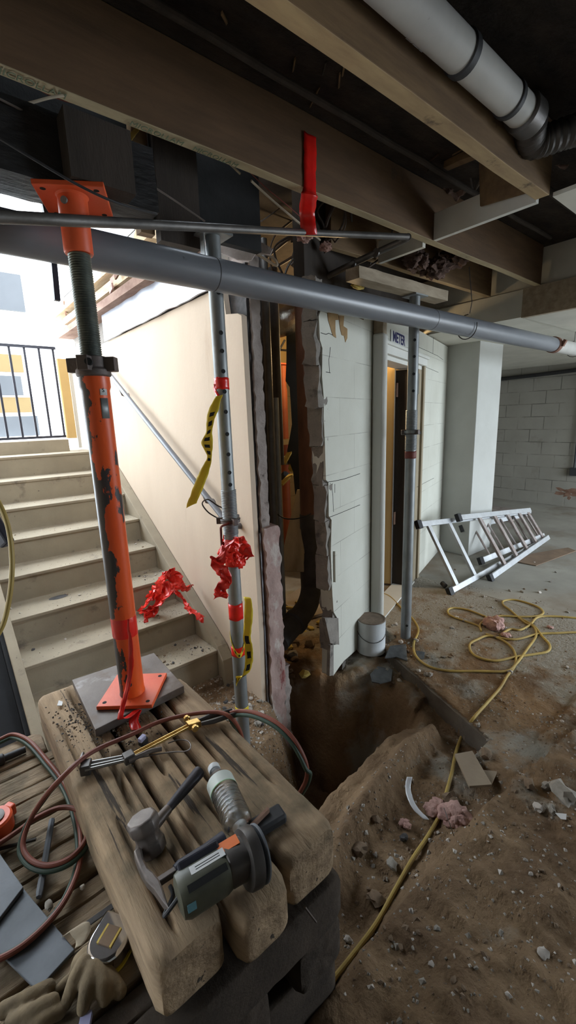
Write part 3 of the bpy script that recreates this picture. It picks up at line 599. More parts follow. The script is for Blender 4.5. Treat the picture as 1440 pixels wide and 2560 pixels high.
for i in range(22):
    x=Rn.uniform(.6,2.0); y=Rn.uniform(.92,1.34); tag(MB().obox((x,y,2.5975),(Rn.random(),Rn.random(),0),(0,1,0),(0,0,1),Rn.uniform(.01,.05),.004,.004).build('paint_flake',Rn.choice(['insul2','darkwood','joist2','darkwood'])),'loose flake or splinter clinging to the dark subfloor','flake','flakes on the subfloor')
for i,(px,py,d,s,m,l) in enumerate([(1090,670,2.6,.07,'insul2','brown insulation wad above the propped board'),(1040,650,2.5,.06,'insul2','left brown insulation wad beside the bent conduit'),(1140,640,2.7,.07,'insul2','brown insulation wad right of the others under the long joist'),(760,590,2.0,.028,'insul','pink insulation tuft below the red tape strip'),(815,618,2.15,.025,'insul','small pink insulation tuft right of the red tape strip'),(1060,150,2.1,.10,'insul2','dark insulation clump above the yellowish joist'),(900,330,2.0,.09,'insul2','dark insulation clump between the two long joists'),(1130,460,2.2,.07,'insul2','dark insulation clump above the white strip'),(1390,370,2.0,.09,'insul2','dark insulation clump at the right beyond the flexible duct')]):
    tag(MB().ball(atd(px,py,d),(s*1.3,s,s*.8),4,.6,4,i).build('insulation_clump',m),l,'insulation')
cable([(1250,385,1.85),(1275,370,1.85),(1290,350,1.86),(1285,390,1.86),(1262,402,1.86),(1245,398,1.86)],.009,'paleboard','twisted pale rag hanging off the end of the yellowish joist',None,'twisted_rag')
mb=MB().prism([atd(*q,1.92) for q in ((548,606),(585,598),(622,607),(655,606),(682,622),(676,636),(640,632),(628,650),(592,648),(552,632))],(.012,.015,.002)); tag(mb.build('broken_plaster_sheet','plaster',smooth=False),'broken piece of plasterboard hanging above the grey pipe beside the left prop','plasterboard')
# red tape strip over the joist
mb=MB().ribbon([aty(775,335,1.364),aty(775,400,1.364),aty(775,470,1.364),aty(773,490,1.355),atd(768,530,1.72),atd(771,565,1.74),atd(776,588,1.76)],[.062,.062,.062,.07,.062,.062,.055],[(1,0,0),(1,0,0),(1,0,0),(1,-.3,0),(.8,-.6,0),(.8,-.6,0),(.8,-.6,0)],6,crump=.004)
tag(mb.build('red_tape_strip','redtape',solid=.0012),'red tape strip hanging down over the long joist to the conduit','tape')
mb=MB().ribbon([atd(386,305,1.45),atd(350,318,1.43),atd(322,345,1.42),atd(308,375,1.42),atd(312,402,1.42)],[.02,.03,.026,.018,.004],[cr+cu*.6,cr+cu*.3,cr,cr,cr],6,crump=.005)
tag(mb.build('dry_leaf_scrap','insul3',solid=.0012),'small curled yellow-green scrap dangling under the printed joist','scrap')
# ------------------------------------------------------------------ props
def zat(x,y,py):
    lo,hi=-1,3
    for _ in range(30):
        m=(lo+hi)/2; d=V((x,y,m))-EYE; yy=1280-FP*d.dot(cu)/d.dot(cf)
        if yy>py: lo=m
        else: hi=m
    return m
def thread(mb,x,y,z0,z1,r,p=.006,a=.0022):
    prof=[];z=0
    while z<z1-z0: prof+=[(r,z),(r+a,z+p*.35),(r+a,z+p*.5),(r,z+p*.85)]; z+=p
    return mb.lathe((x,y,z0),(0,0,1),prof,24)
# orange post
OX,OY=.39,1.31
po=thing('orange_shoring_post',(OX,OY,.632),'chipped orange screw jack post standing on a steel plate','shoring post')
e1=V((.107,.131,0)).normalized(); e2=V((e1.y,-e1.x,0)); bc=V((.409,1.343,.639))
bc=V((OX+.008,OY+.012,.6385))
mb=MB().obox(bc,e1,e2,(0,0,1),.087,.087,.0065); bpl=mb.build('base_plate','orangeclean',po,bevel=.002,smooth=False)
for a in (-1,1):
    for c in (-1,1): q=bc+e1*a*.068+e2*c*.068; MB().cyl(q,q+V((0,0,.0069)),.0065,n=12).build('bolt_hole','hole',bpl)
z0=.645; zt=zat(OX,OY,940); zc=zat(OX,OY,893)
MB().lathe((OX,OY,z0),(0,0,1),[(.0395,0),(.0395,.001),(.038,.008),(.0375,.02),(.0375,zt-z0-.04),(.041,zt-z0-.03),(.041,zt-z0)],40).build('lower_tube','orange',po)
mb=MB().lathe((OX,OY,zt),(0,0,1),[(.040,-.004),(.046,0),(.046,.016),(.040,.02),(.040,zc-zt)],32)
wd=cr0
for a in (0,1,2,3):
    dd=Matrix.Rotation(a*pi/2,3,'Z')@wd; mb.obox(V((OX,OY,(zt+zc)/2+.004))+dd*.05,dd,V((-dd.y,dd.x,0)),(0,0,1),.016,.015,.019)
cnut=mb.build('collar_nut','cast',po,bevel=.002,ang=40)
dd=-(cf*V((1,1,0))).normalized(); dd=Matrix.Rotation(.25,3,'Z')@dd
MB().cyl(V((OX,OY,(zt+zc)/2+.006))+dd*.05,V((OX,OY,(zt+zc)/2+.006))+dd*.0668,.0095,n=16).build('nut_hole','hole',cnut)
thread(MB(),OX,OY,zc,1.97,.026).build('screw','screw',po)
MB().lathe((OX,OY,1.94),(0,0,1),[(.034,0),(.036,.004),(.036,.13),(.040,.135)],32).build('head_socket','orangeclean',po)
tc_=V((.405,1.337,2.081)); 
tpl=MB().obox(tc_,V((.140,-.083,0)),V((.08,.17,0)),(0,0,1),.084,.088,.006).build('top_plate','orangeclean',po,smooth=False,bevel=.002)
for a in (-1,1):
    for c in (-1,1): q=tc_+V((.140,-.083,0)).normalized()*a*.063+V((.08,.17,0)).normalized()*c*.067; MB().cyl(q-V((0,0,.0064)),q,.007,n=12).build('bolt_hole','hole',tpl)
dd=-(cf*V((1,1,0))).normalized(); dd=Matrix.Rotation(-.15,3,'Z')@dd
q=V((OX,OY,zat(OX,OY,517))); MB().cyl(q+dd*.03,q+dd*.040,.0085,n=16).build('pin','galv',po)
# stickers
def patch(px,py0,py1,w,mat,name,zoff=0.):
    d=-(cf*V((1,1,0))).normalized(); zb=zat(OX,OY,py1);za=zat(OX,OY,py0); mb=MB(); b=mb.b; 
    a0=(px[0]);a1=(px[1]); pr=[]
    rows=[]
    for z in (zb,za):
        rows.append([b.verts.new(V((OX,OY,z))+(Matrix.Rotation(radians(a0+(a1-a0)*k/6),3,'Z')@d)*.0382) for k in range(7)])
    for k in range(6): mb.face((rows[0][k],rows[0][k+1],rows[1][k+1],rows[1][k]))
    return mb.build(name,mat,po,solid=.0005)
stk=patch((38,70),965,990,0,'label','sticker'); patch((36,70),997,1047,0,'galv','sticker')
text('S',.016,V((OX,OY,zat(OX,OY,978)))+(Matrix.Rotation(radians(52),3,'Z')@-(cf*V((1,1,0))).normalized())*.0388,Matrix.Rotation(radians(52),3,'Z')@cr0,(0,0,1),'black','sticker_letter',stk)
# red ribbon on the post
zz=zat(OX,OY,1560); mb=MB().lathe((OX,OY,zz-.035),(0,0,1),[(.0378,0),(.0384,.004),(.0384,.06),(.0378,.064)],28)
mb.build('red_wrap','redtape',po)
d=-(cf*V((1,1,0))).normalized()
mb=MB().ribbon([V((OX,OY,.92))+d*.041+cr0*.03,V((OX,OY,.80))+d*.046+cr0*.028,V((OX,OY,.72))+d*.05+cr0*.015,V((OX,OY,.665))+d*.10+cr0*.008,V((OX,OY,.64))+d*.128+cr0*.012,at(350,1772,.625),at(335,1800,.612),at(342,1825,.606)],[.006,.016,.018,.016,.018,.016,.028,.034],[cr0,cr0,cr0+V((0,0,.5)),cr0,cr0,cr0+d*.6,cr0,cr0],6,crump=.004)
tag(mb.build('red_ribbon','redtape',solid=.001),'red tape ribbon trailing off the foot of the orange post onto the timbers','ribbon')
# steel plate
pl=[at(180,1700,.63),at(385,1632,.63),at(460,1715,.63),at(238,1825,.63)]
c=(pl[0]+pl[1]+pl[2]+pl[3])/4; 
mb=MB().prism([V((p.x,p.y,.605)) for p in pl],(0,0,.026)); tag(mb.build('steel_bearing_plate','steelplate',bevel=.002,smooth=False),'thick square steel plate under the orange post','plate')
# steel props
def prop(x,y,zb,zcol,ztop,z1,r0,r1,label,name,holes,hd):
    p=thing(name,(x,y,zb),label,'shoring prop')
    MB().lathe((x,y,zb),(0,0,1),[(r0,0),(r0,z1-zb)],28).build('outer_tube','galv',p)
    mb=MB(); thread(mb,x,y,z1,zcol+.13,r0+.0005,.007,.0022).build('threaded_sleeve','galv',p)
    itb=MB().lathe((x,y,zcol),(0,0,1),[(r1,0),(r1,ztop-zcol)],24).build('inner_tube','galv',p)
    for z in holes:
        q=V((x,y,z)); rr0=r1 if z>zcol else r0; MB().cyl(q+hd*rr0*.9,q+hd*(rr0+.0006),.0085,n=12).build('pin_hole','hole',itb)
    mb=MB().lathe((x,y,zcol-.012),(0,0,1),[(r0+.001,0),(r0+.012,.002),(r0+.012,.02),(r0+.001,.022)],24)
    for a in range(3):
        dd=Matrix.Rotation(a*2*pi/3+.4,3,'Z')@V((1,0,0)); mb.obox(V((x,y,zcol))+dd*(r0+.014),dd,V((-dd.y,dd.x,0)),(0,0,1),.014,.010,.014)
    mb.build('collar_nut','cast',p,bevel=.002,ang=40)
    return p
AX,AY=.957,1.565; za=lambda py:zat(AX,AY,py)
hd=(Matrix.Rotation(radians(28),3,'Z')@-(cf*V((1,1,0))).normalized())
pa=prop(AX,AY,-.06,za(1300),2.18,za(1335),.0305,.0285,'galvanised steel prop with red and yellow tape in front of the tan wall','steel_prop',[za(q) for q in (835,880,930,980,1030,1085,1135,1180,1210)]+[1.98,2.08],hd)
MB().box(AX-.06,AX+.06,AY-.05,AY+.05,2.18,2.188).bar((AX-.045,AY,2.06),(AX-.045,AY,2.18),.03,.003,(1,0,0)).build('head_plate','galv',pa,smooth=False)
q=V((AX,AY,za(1297))); rr=[q+V((cos(a)*.042,sin(a)*.042,0)) for a in [i*.5 for i in range(13)]]
MB().tube(rr,.0035,6).tube(cat([q-cr0*.045,q-cr0*.09+V((0,0,.03)),q-cr0*.115+V((0,0,.07)),q-cr0*.09+V((0,0,.088)),q-cr0*.05+V((0,0,.06)),q-cr0*.03+V((0,0,.05))],6),.003,6).build('pin_wire','dkmetal',pa)
dN=-(cf*V((1,1,0))).normalized()
MB().tube(cat([q+dN*.045-V((0,0,.01)),q+dN*.05-cr0*.03-V((0,0,.02)),q-cr0*.04-V((0,0,.05))+dN*.02,q-cr0*.038-V((0,0,.14))+dN*.02,q-cr0*.02-V((0,0,.16))],5),.005,6).build('red_pin','cablered',pa)
def band(p,x,y,z0,z1,r,mat,label=None):
    mb=MB(); n=28;b=mb.b; rows=[]
    for k in range(5):
        z=z0+(z1-z0)*k/4; rows.append([b.verts.new((x+(r+.0012*noise.noise(V((a,z*30,x))))*cos(2*pi*a/n),y+(r+.0012*noise.noise(V((a,z*30,y))))*sin(2*pi*a/n),z+.004*noise.noise(V((a*.4,x,z))))) for a in range(n)])
    for a_,c_ in zip(rows,rows[1:]):
        for k in range(n): mb.face((a_[k],a_[(k+1)%n],c_[(k+1)%n],c_[k]))
    o=mb.build('tape_band',mat,p,solid=.0008)
    if label:o['label']=label
    return o
band(pa,AX,AY,za(974),za(945),.0298,'redtape','red tape band')
band(pa,AX,AY,za(1412),za(1345),.0325,'redtape','red tape band')
band(pa,AX,AY,za(1545),za(1506),.0322,'redtape','red tape band')
band(pa,AX,AY,za(1635),za(1612),.0318,'redtape','red tape band')
band(pa,AX,AY,za(1775),za(1762),.0316,'yellow','yellow tape band')
mb=MB().ribbon([V((AX,AY,za(960)))-cr0*.031+dN*.01,V((AX,AY,za(975)))-cr0*.027+dN*.014,atd(550,995,1.70)],[.02,.016,.014],[dN,cr0+dN,cr0],5); mb.build('tape_tail','redtape',pa,solid=.0008)
# crumpled red tape round the prop
mb=MB(); Rn=random.Random(3)
for k in range(9):
    a0=Rn.uniform(0,6.28); pts=[];dr_=[];z=Rn.uniform(za(1405),za(1350))
    for j in range(7):
        a=a0+j*.6; rr_=.036+Rn.uniform(0,.016); pts.append(V((AX+rr_*cos(a),AY+rr_*sin(a),z+Rn.uniform(-.02,.02)))); dr_.append(V((Rn.uniform(-.4,.4),Rn.uniform(-.4,.4),1)))
    mb.ribbon(pts,.042,dr_,8,crump=.012,seed=k,wn=5)
for pts in ([(600,1355),(615,1375),(625,1390),(612,1400)],[(600,1340),(612,1365),(622,1385),(605,1395)]):
    mb.ribbon([V((AX+.034,AY-.01,za(1360)))]+[atd(*q,1.66) for q in pts],[.03,.03,.04,.03,.01],[cr0,cr0,cr0+cu,cr0,cr0],5,crump=.012,seed=9)
o=mb.build('crumpled_red_tape','redthin',solid=.0008,ang=14); tag(o,'crumpled red tape wad wound round the left prop below its collar','tape')
mb=MB().ribbon([atd(*q) for q in ((572,1350,1.66),(562,1375,1.64),(540,1400,1.63),(556,1430,1.62),(566,1455,1.62),(552,1475,1.61),(546,1500,1.61))],[.03,.045,.05,.05,.05,.05,.045],[cr0,cr0+cu*.5,cr0-cu*.5,cr0+cu*.4,cr0-cu*.4,cr0,cr0],8,crump=.016,seed=4,wn=5)
tag(mb.build('red_tape_tail','redthin',solid=.0008,ang=14),'bright red tape tail hanging left of the prop below the wad','tape')
# yellow caution ribbons
pat=lambda i,k: (8<=i<=34) and k in (1,2) and (i%4 in (0,1))
mb=MB().ribbon([atd(*q) for q in ((549,988,1.68),(532,1030,1.67),(523,1075,1.66),(518,1110,1.66),(524,1145,1.66),(512,1175,1.66),(497,1215,1.66),(478,1264,1.67))],[.026,.040,.030,.044,.018,.042,.050,.046],[cr+cu*.3,cr+cu*.2,cr+cu*.6,cr,cr-cu*.3,cr+cu*.3,cr+cu*.4,cr+cu*.4],8,pat=pat,wn=4,crump=.003)
tag(mb.build('caution_ribbon',['yellow','black'],solid=.0008),'yellow and black caution ribbon hanging from the upper red band of the left prop','ribbon')
pat=lambda i,k: i>22 and (i%6 in (0,1,2)) and k in (1,2)
mb=MB().ribbon([atd(*q) for q in ((612,1492,1.80),(619,1500,1.78),(622,1540,1.78),(618,1590,1.80),(623,1640,1.82),(616,1680,1.84),(598,1700,1.86),(590,1702,1.86))],[.018,.030,.036,.032,.036,.034,.038,.042],[cr,cr,cr+cu*.3,cr,cr+cu*.2,cr+cu*.4,cu+cr*.6,cu],8,pat=pat,wn=4,crump=.004)
tag(mb.build('caution_ribbon',['yellow','black'],solid=.0008),'longer yellow caution ribbon trailing down the right side of the left prop near the ground','ribbon')
pts=[V((AX,AY,z))+(Matrix.Rotation(radians(a),3,'Z')@dN)*.0335 for z,a in ((za(1580),-80),(za(1600),-50),(za(1622),-15),(za(1630),20),(za(1612),60),(za(1590),95))]
tag(MB().ribbon(pts,.022,[V((0,0,1))]*6,8,pat=lambda i,k:(i%7 in (0,1,2)) and k in (1,2),wn=4).build('caution_ribbon',['yellow','black'],solid=.0008),'short caution tape loop hugging the left prop over its lowest red band','ribbon')
BX,BY=2.336,1.617; zb_=lambda py:zat(BX,BY,py)
hd=(Matrix.Rotation(radians(-5),3,'Z')@dN)
pb=prop(BX,BY,H(BX,BY)-.01,zb_(1080),2.176,zb_(1125),.034,.031,'plain galvanised steel prop standing in front of the meter room door','steel_prop',[zb_(q) for q in (852,893,936,978,1058)]+[.1],hd)
band(pb,BX,BY,zb_(1145),zb_(1127),.0352,'cablered','faded red tape band')
MB().cyl((BX,BY,zb_(1082)),(BX,BY,zb_(1076)),.05).cyl(V((BX,BY,zb_(1083)))-cr0*.06,V((BX,BY,zb_(1083)))+cr0*.06,.009).build('handle_bar','galv',pb)
MB().box(BX-.06,BX+.06,BY-.05,BY+.05,2.170,2.177).build('head_plate','galv',pb,smooth=False)
MB().obox(V((BX,BY,zb_(960)))+cr0*.033,cr0,dN,(0,0,1),.004,.012,.06).build('side_label','white',pb,smooth=False)
#@@PART4
# ------------------------------------------------------------------ door and sign
def WP(s,o,z): return PW+DW*s-NW*o+V((0,0,z))     # along wall, out of wall, height
dr_=st(bpy.data.objects.new('door_1',None)); COL.objects.link(dr_); dr_.location=WP(dl,0,0); dr_['_o']=[*WP(dl,0,0)]; dr_['_r']=0.
mb=MB()
def wbox(mb,s0,s1,o0,o1,z0,z1): return mb.hexa([WP(s0,o0,z0),WP(s1,o0,z0),WP(s1,o1,z0),WP(s0,o1,z0),WP(s0,o0,z1),WP(s1,o0,z1),WP(s1,o1,z1),WP(s0,o1,z1)])
wbox(mb,dl-.06,dr+.06,.0,.03,dz,dz+.055); wbox(mb,dl-.07,dr+.07,.0,.045,dz+.055,dz+.075); wbox(mb,dl,dr,-.145,0,dz-.03,dz)
mb.build('door_head','white',dr_,smooth=False,bevel=.003)
mb=MB(); wbox(mb,dr-.10,dr,-.145,.0,-.06,dz-.03); wbox(mb,dr,dr+.05,0,.02,0,dz); mb.build('right_jamb','beige',dr_,smooth=False,bevel=.003)
mb=MB(); wbox(mb,dl,dl+.03,-.145,.0,-.06,dz-.03); mb.build('left_jamb','beige',dr_,smooth=False)
mb=MB(); wbox(mb,dr-.24,dr-.19,-.16,-.0,0.0,dz-.04); mb.build('door_stop','darkwood',dr_,smooth=False)
lf=WP(dr-.26,-.15,0); ld=(NW*.97-DW*.26).normalized()
mb=MB().obox(lf+ld*.4+V((0,0,.98)),ld,(-ld.y,ld.x,0),(0,0,1),.40,.020,.96); mb.build('door_leaf','doorleaf',dr_,smooth=False)
mb=MB().obox(lf-ld*.004+V((0,0,.98)),ld,(-ld.y,ld.x,0),(0,0,1),.004,.0225,.965); mb.build('door_edge','doorgrey',dr_,smooth=False)
for z in (1.70,.62,):
    mb=MB(); mb.obox(lf-ld*.02+DW*.045+V((0,0,z)),DW,ld,(0,0,1),.055,.004,.055).cyl(lf-ld*.02+DW*.02+V((0,0,z-.056)),lf-ld*.02+DW*.02+V((0,0,z+.056)),.008)
    mb.build('hinge','rustb',dr_,smooth=False)
mb=MB(); wbox(mb,dl,dr-.1,-.14,.02,-.02,.012); tag(mb.build('threshold_strip','white',smooth=False),'worn pale threshold strip across the foot of the door opening','threshold')
po_=thing('white_corner_post',WP(dl-.10,.055,0),'tall white painted box post standing left of the meter room door, behind the paint can','post')
mb=MB(); wbox(mb,dl-.165,dl-.075,.004,.075,-.02,1.99); mb.build('post_box','white',po_,smooth=False,bevel=.012)
mb=MB(); wbox(mb,dl-.075,dl-.0,.004,.035,-.02,1.985); mb.build('side_casing','white',po_,smooth=False,bevel=.004)
mb=MB(); wbox(mb,dl-.15,dl-.08,.006,.065,1.99,2.10); mb.build('wood_stub','paleboard',po_,smooth=False)
sg=thing('meter_sign',atw(996,850,-.004),'white METER sign with blue letters above the door','sign')
mb=MB().prism([atw(976,824,-.001),atw(976,856,-.001),atw(1036,875,-.001),atw(1036,845,-.001)],-NW*.004); mb.build('sign_plate','signw',sg,smooth=False)
p0=atw(976,840,-.0055);p1=atw(1052,865,-.0055)
rdir=(p1-p0).normalized(); rdir.z=0; rdir.normalize()
sc0=atw(998,848,-.0058)
text('METER',.094,sc0,rdir,(0,0,1),'signb','sign_lettering',sg,.0006,.0022)
mb=MB(); 
mb.prism([atw(977,827,-.0052),atw(977,854,-.0052),atw(977.3,854.1,-.0052),atw(977.3,827.1,-.0052)],-NW*.0006); mb.build('sign_border','signb',sg,smooth=False)
# ------------------------------------------------------------------ meter room contents seen through the broken corner
sp=thing('rusty_drain_stack',(1.83,2.02,.3),'rusty vertical drain pipe in the broken opening, joining black fittings low down','pipe')
MB().lathe((1.83,2.02,.86),(0,0,1),[(.058,0),(.058,1.6)],28).build('rusty_pipe','rust',sp)
MB().lathe((1.835,2.02,.60),(0,0,1),[(.060,0),(.060,.19),(.066,.20),(.066,.29),(.060,.30)],28).build('hub','castiron',sp)
MB().lathe((1.84,2.02,.34),(0,0,1),[(.05,0),(.074,.05),(.078,.24),(.070,.30),(.060,.31)],28).build('tee_fitting','castiron',sp)
MB().tube(cat([(1.84,2.02,.42),(1.80,2.00,.33),(1.70,1.96,.27),(1.50,1.90,.22),(1.43,1.88,.20)],6),.070,24).lathe((1.64,1.94,.252),(-.95,-.28,-.2),[(.070,0),(.080,.01),(.080,.05),(.070,.06)],24).build('branch_pipe','castiron',sp)
def vpipe(px,py,d,z0,z1,r,mat,label,name):
    c=atd(px,py,d); return tag(MB().lathe((c.x,c.y,z0),(0,0,1),[(r,0),(r,z1-z0)],16).build(name,mat),label,'pipe')
vpipe(678,1100,2.42,.1,2.4,.020,'conduit','dark brown vertical conduit just right of the broken masonry pier','vertical_conduit')
vpipe(664,1000,2.5,.3,2.4,.022,'castiron','black vertical pipe half hidden behind the broken masonry pier','vertical_conduit')
vpipe(697,1200,2.6,.25,1.62,.016,'conduitblue','light grey thin conduit left of the rusty drain pipe','vertical_conduit')
vpipe(690,900,2.75,1.2,2.4,.03,'castiron','dark short pipe above the light grey thin conduit','vertical_conduit')
pl_=[(716,828),(742,822),(760,826),(762,1245),(748,1242),(738,1235),(733,1180),(722,1150),(718,1125),(724,1095),(730,1060),(727,1010),(724,965),(714,950),(716,900)]
tag(MB().prism([atd(x,y,3.1) for x,y in pl_],cf*.03).build('black_hanging_board','darkboard',smooth=False),'tall black board with a ragged left edge hanging left of the rusty drain pipe','board')
os_=thing('orange_shoring_post',aty(707,1090,3.4),'second orange post standing inside the meter room behind the wall gap','shoring post')
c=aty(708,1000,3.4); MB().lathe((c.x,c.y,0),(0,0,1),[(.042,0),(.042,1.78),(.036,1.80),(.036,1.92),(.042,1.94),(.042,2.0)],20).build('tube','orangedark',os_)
MB().obox((c.x,c.y,2.01),(1,0,0),(0,1,0),(0,0,1),.08,.08,.006).build('head_plate','orangeclean',os_,smooth=False)
tag(MB().obox(aty(717,1104,3.2),(1,.3,0),(-.3,1,0),(0,0,1),.20,.06,.022).build('tan_shelf_board','yelpost',smooth=False),'lit tan board behind the gap, below the second orange post','board')
for i,(a,b,d,l) in enumerate((((708,1160),(730,1120),3.0,'upper yellow bar leaning in the lit meter room'),((702,1212),(728,1186),3.0,'middle bright yellow bar leaning in the lit meter room'))):
    tag(MB().bar(atd(*a,d),atd(*b,d+.15),.035,.012).build('yellow_bar','insul3',smooth=False),l,'bar')
for i,(px,py) in enumerate(((715,1150),(724,1150),(712,1190),(732,1170))):
    tag(MB().ball(atd(px,py,3.2),.035,2,.4,3,i).build('tool_bag_lump',['rub3','castiron','castiron','insul3'][i]),['small white cup among the lit meter room clutter','dark lump of clutter behind the yellow bars','lower dark lump of clutter behind the yellow bars','yellow lump of clutter right of the yellow bars'][i],'clutter')
mb=MB(); rows=[]
prf=[((742,1222),(775,1222)),((735,1260),(782,1262)),((722,1310),(792,1320)),((708,1370),(800,1380)),((700,1430),(806,1435))]
rows=[]
for (a,b_) in prf:
    row=[]
    for k in range(13):
        t=k/12; p=atd(a[0]+(b_[0]-a[0])*t,a[1]+(b_[1]-a[1])*t,3.05-.25*sin(pi*t)+.03*sin(9*t+a[1])); row.append(mb.b.verts.new(p))
    rows.append(row)
for a,b_ in zip(rows,rows[1:]):
    for k in range(12): mb.face((a[k],a[k+1],b_[k+1],b_[k]))
tag(mb.build('plastic_sheet','sheet',solid=.003,sub=2),'dusty translucent plastic sheet draped over something in the lit meter room','plastic sheet')
tag(MB().tube(cat([atd(x,y,2.6) for x,y in ((690,1283),(712,1296),(740,1297),(765,1290),(778,1284))],6),.004,6).build('black_wire','rubber'),'thin black wire sagging across the opening to the rusty pipe','cable')
tag(MB().prism([at(700,1500,.03),at(762,1545,.03),at(845,1522,.03),at(830,1480,.03),at(750,1470,.03)],(0,0,-.02)).build('floor_board','tile',smooth=False),'flat dusty board on the meter room floor under the yellow cord loop','board')
tag(MB().tube(cat([at(x,y,.045) for x,y in ((716,1518),(750,1522),(780,1521),(793,1512),(785,1504),(760,1502),(740,1507),(760,1499),(800,1496),(850,1490))],6),.011,10).build('yellow_cord_loop','cord'),'loop of yellow cord on the board inside the broken opening','cord')
tg=thing('foil_duct',atd(700,800,3.2),'crumpled shiny foil duct high in the lit meter room','duct')
MB().tube(cat([atd(x,y,d) for x,y,d in ((660,800,3.3),(685,812,3.1),(720,800,3.0),(760,770,3.0))],10),.09,20).build('duct_body','foil',tg)
MB().tube([atd(x,y,3.0) for x,y in ((678,772),(700,782),(745,775))],.02,10).build('strap','dkmetal',tg)
tag(MB().box(1.9,3.46,3.95,4.0,2.0,2.598).build('lit_plywood_panel','doorleaf',smooth=False),'yellow lit plywood panel high behind the foil duct','panel')
for a,b_ in (((683,845),(696,872)),((712,850),(700,872)),((680,873),(716,876))):
    tag(MB().bar(atd(*a,3.4),atd(*b_,3.4),.014,.014).build('dark_brace','castiron',smooth=False),'thin dark brace across the yellow lit panel','brace','dark braces over the lit panel')
# rubble in the hole beneath the opening
Rn=random.Random(21)
def rock(c,s,seed,mat,label,group,name='rubble_chunk',sub=1,flat=.7):
    R=Matrix.Rotation(Rn.uniform(0,6.28),3,'Z')@Matrix.Rotation(Rn.uniform(-.4,.4),3,'X')
    mb=MB().ball(c,(s,s*Rn.uniform(.6,.95),s*flat*Rn.uniform(.6,1)),sub,.55,3,seed,R)
    return tag(mb.build(name,mat,ang=25),label,'rubble',group)
for i in range(26):
    px=Rn.uniform(715,835);py=Rn.uniform(1545,1690); p=at(px,py,-.05); s=Rn.uniform(.015,.05)
    if p.y>1.95 or p.x>1.4: rock((p.x,p.y,min(-.02,H(p.x,p.y))+s*.4+ (0.0 if py>1600 else .01)),s,i,Rn.choice(['rub2','rub2','rub3','rub1','insul3']),'chunk of broken masonry lying under the wall opening','masonry chunks under the opening')
for i in range(44):
    px=Rn.uniform(560,665);py=Rn.uniform(1680,1800); p=at(px,py,0.); s=Rn.uniform(.008,.02)
    rock((p.x,p.y,H(p.x,p.y)+s*.35),s,i+40,Rn.choice(['rub1','rub3','rub1','rub4']),'small grey stone chip beside the foot of the left prop','stone chips at the left prop')
for i in range(34):
    px=Rn.uniform(960,1130);py=Rn.uniform(1560,1690); p=at(px,py,0.); s=Rn.uniform(.007,.022)
    rock((p.x,p.y,H(p.x,p.y)+s*.3),s,i+90,Rn.choice(['rub1','rub3','rub2','rub1']),'small masonry chip on the floor around the right prop','masonry chips at the right prop')
for i in range(36):
    px=Rn.uniform(1130,1430);py=Rn.uniform(1400,1700); p=at(px,py,0.); s=Rn.uniform(.007,.02)
    rock((p.x,p.y,H(p.x,p.y)+s*.3),s,i+140,Rn.choice(['rub1','rub3','rub2']),'small crumb of rubble on the garage floor near the cord coils','rubble crumbs near the cord coils')
for i in range(60):
    px=Rn.uniform(880,1430);py=Rn.uniform(2020,2540); p=at(px,py,0.); s=Rn.uniform(.004,.011)
    rock((p.x,p.y,H(p.x,p.y)+s*.3),s,i+190,Rn.choice(['rub1','rub2','rub3','rub2']),'small stone in the dirt of the foreground','stones in the foreground dirt')
for i,(px,py,s,m,l) in enumerate(((1400,2010,.055,'rub1','large flat grey slab fragment at the right edge above the white paper scrap'),(1125,1985,.03,'rub2','brown chunk beside the tan tile'),(1215,1890,.035,'rub2','brown chunk behind the small tan tile'),(1320,1985,.028,'rub2','knobbly brown clod with a pale top right of the tan tiles'),(1365,1980,.022,'rub1','grey angular stone left of the large slab fragment'),(1345,2045,.022,'rub3','pale crumbly chunk near the white paper scrap'),(1375,2050,.02,'rub1','grey chunk left of the white paper scrap'),(1240,1595,.02,'rub2','brown stone near the pink insulation'),(940,2050,.025,'rub2','brown clod beside the dirt ridge'),(900,2120,.03,'rub2','brown clod below the dirt ridge near the timber end'),(980,2150,.022,'rub1','grey clod left of the yellow cord'),(940,2230,.03,'rub2','flat brown clod near the timber end'),(1010,2080,.02,'rub4','dark clod left of the yellow cord'),(870,2330,.014,'rub3','white pebble right of the timber stack'),(1355,2410,.016,'rub3','pale pebble in the lower right dirt'),(1195,1814,.014,'rub1','round stone beside the yellow cord on the slab'))):
    p=at(px,py,0.); rock((p.x,p.y,H(p.x,p.y)+s*.35),s,i+300,m,l,None,sub=2)
# stair debris
for i in range(70):
    k=Rn.choice([0,0,0,1,1,1,2,2,3,4]); y=YI[k]+Rn.uniform(.03,.25); x=Rn.choice([Rn.uniform(.95,1.13),Rn.uniform(.2,1.13),Rn.uniform(.85,1.13)]); s=Rn.uniform(.004,.011)
    rock((x,y,ZI[k]+s*.35),s,i+400,Rn.choice(['rub1','rub4','rub2','rub3']),'small crumb of debris lying on the concrete stairs','debris crumbs on the stairs')
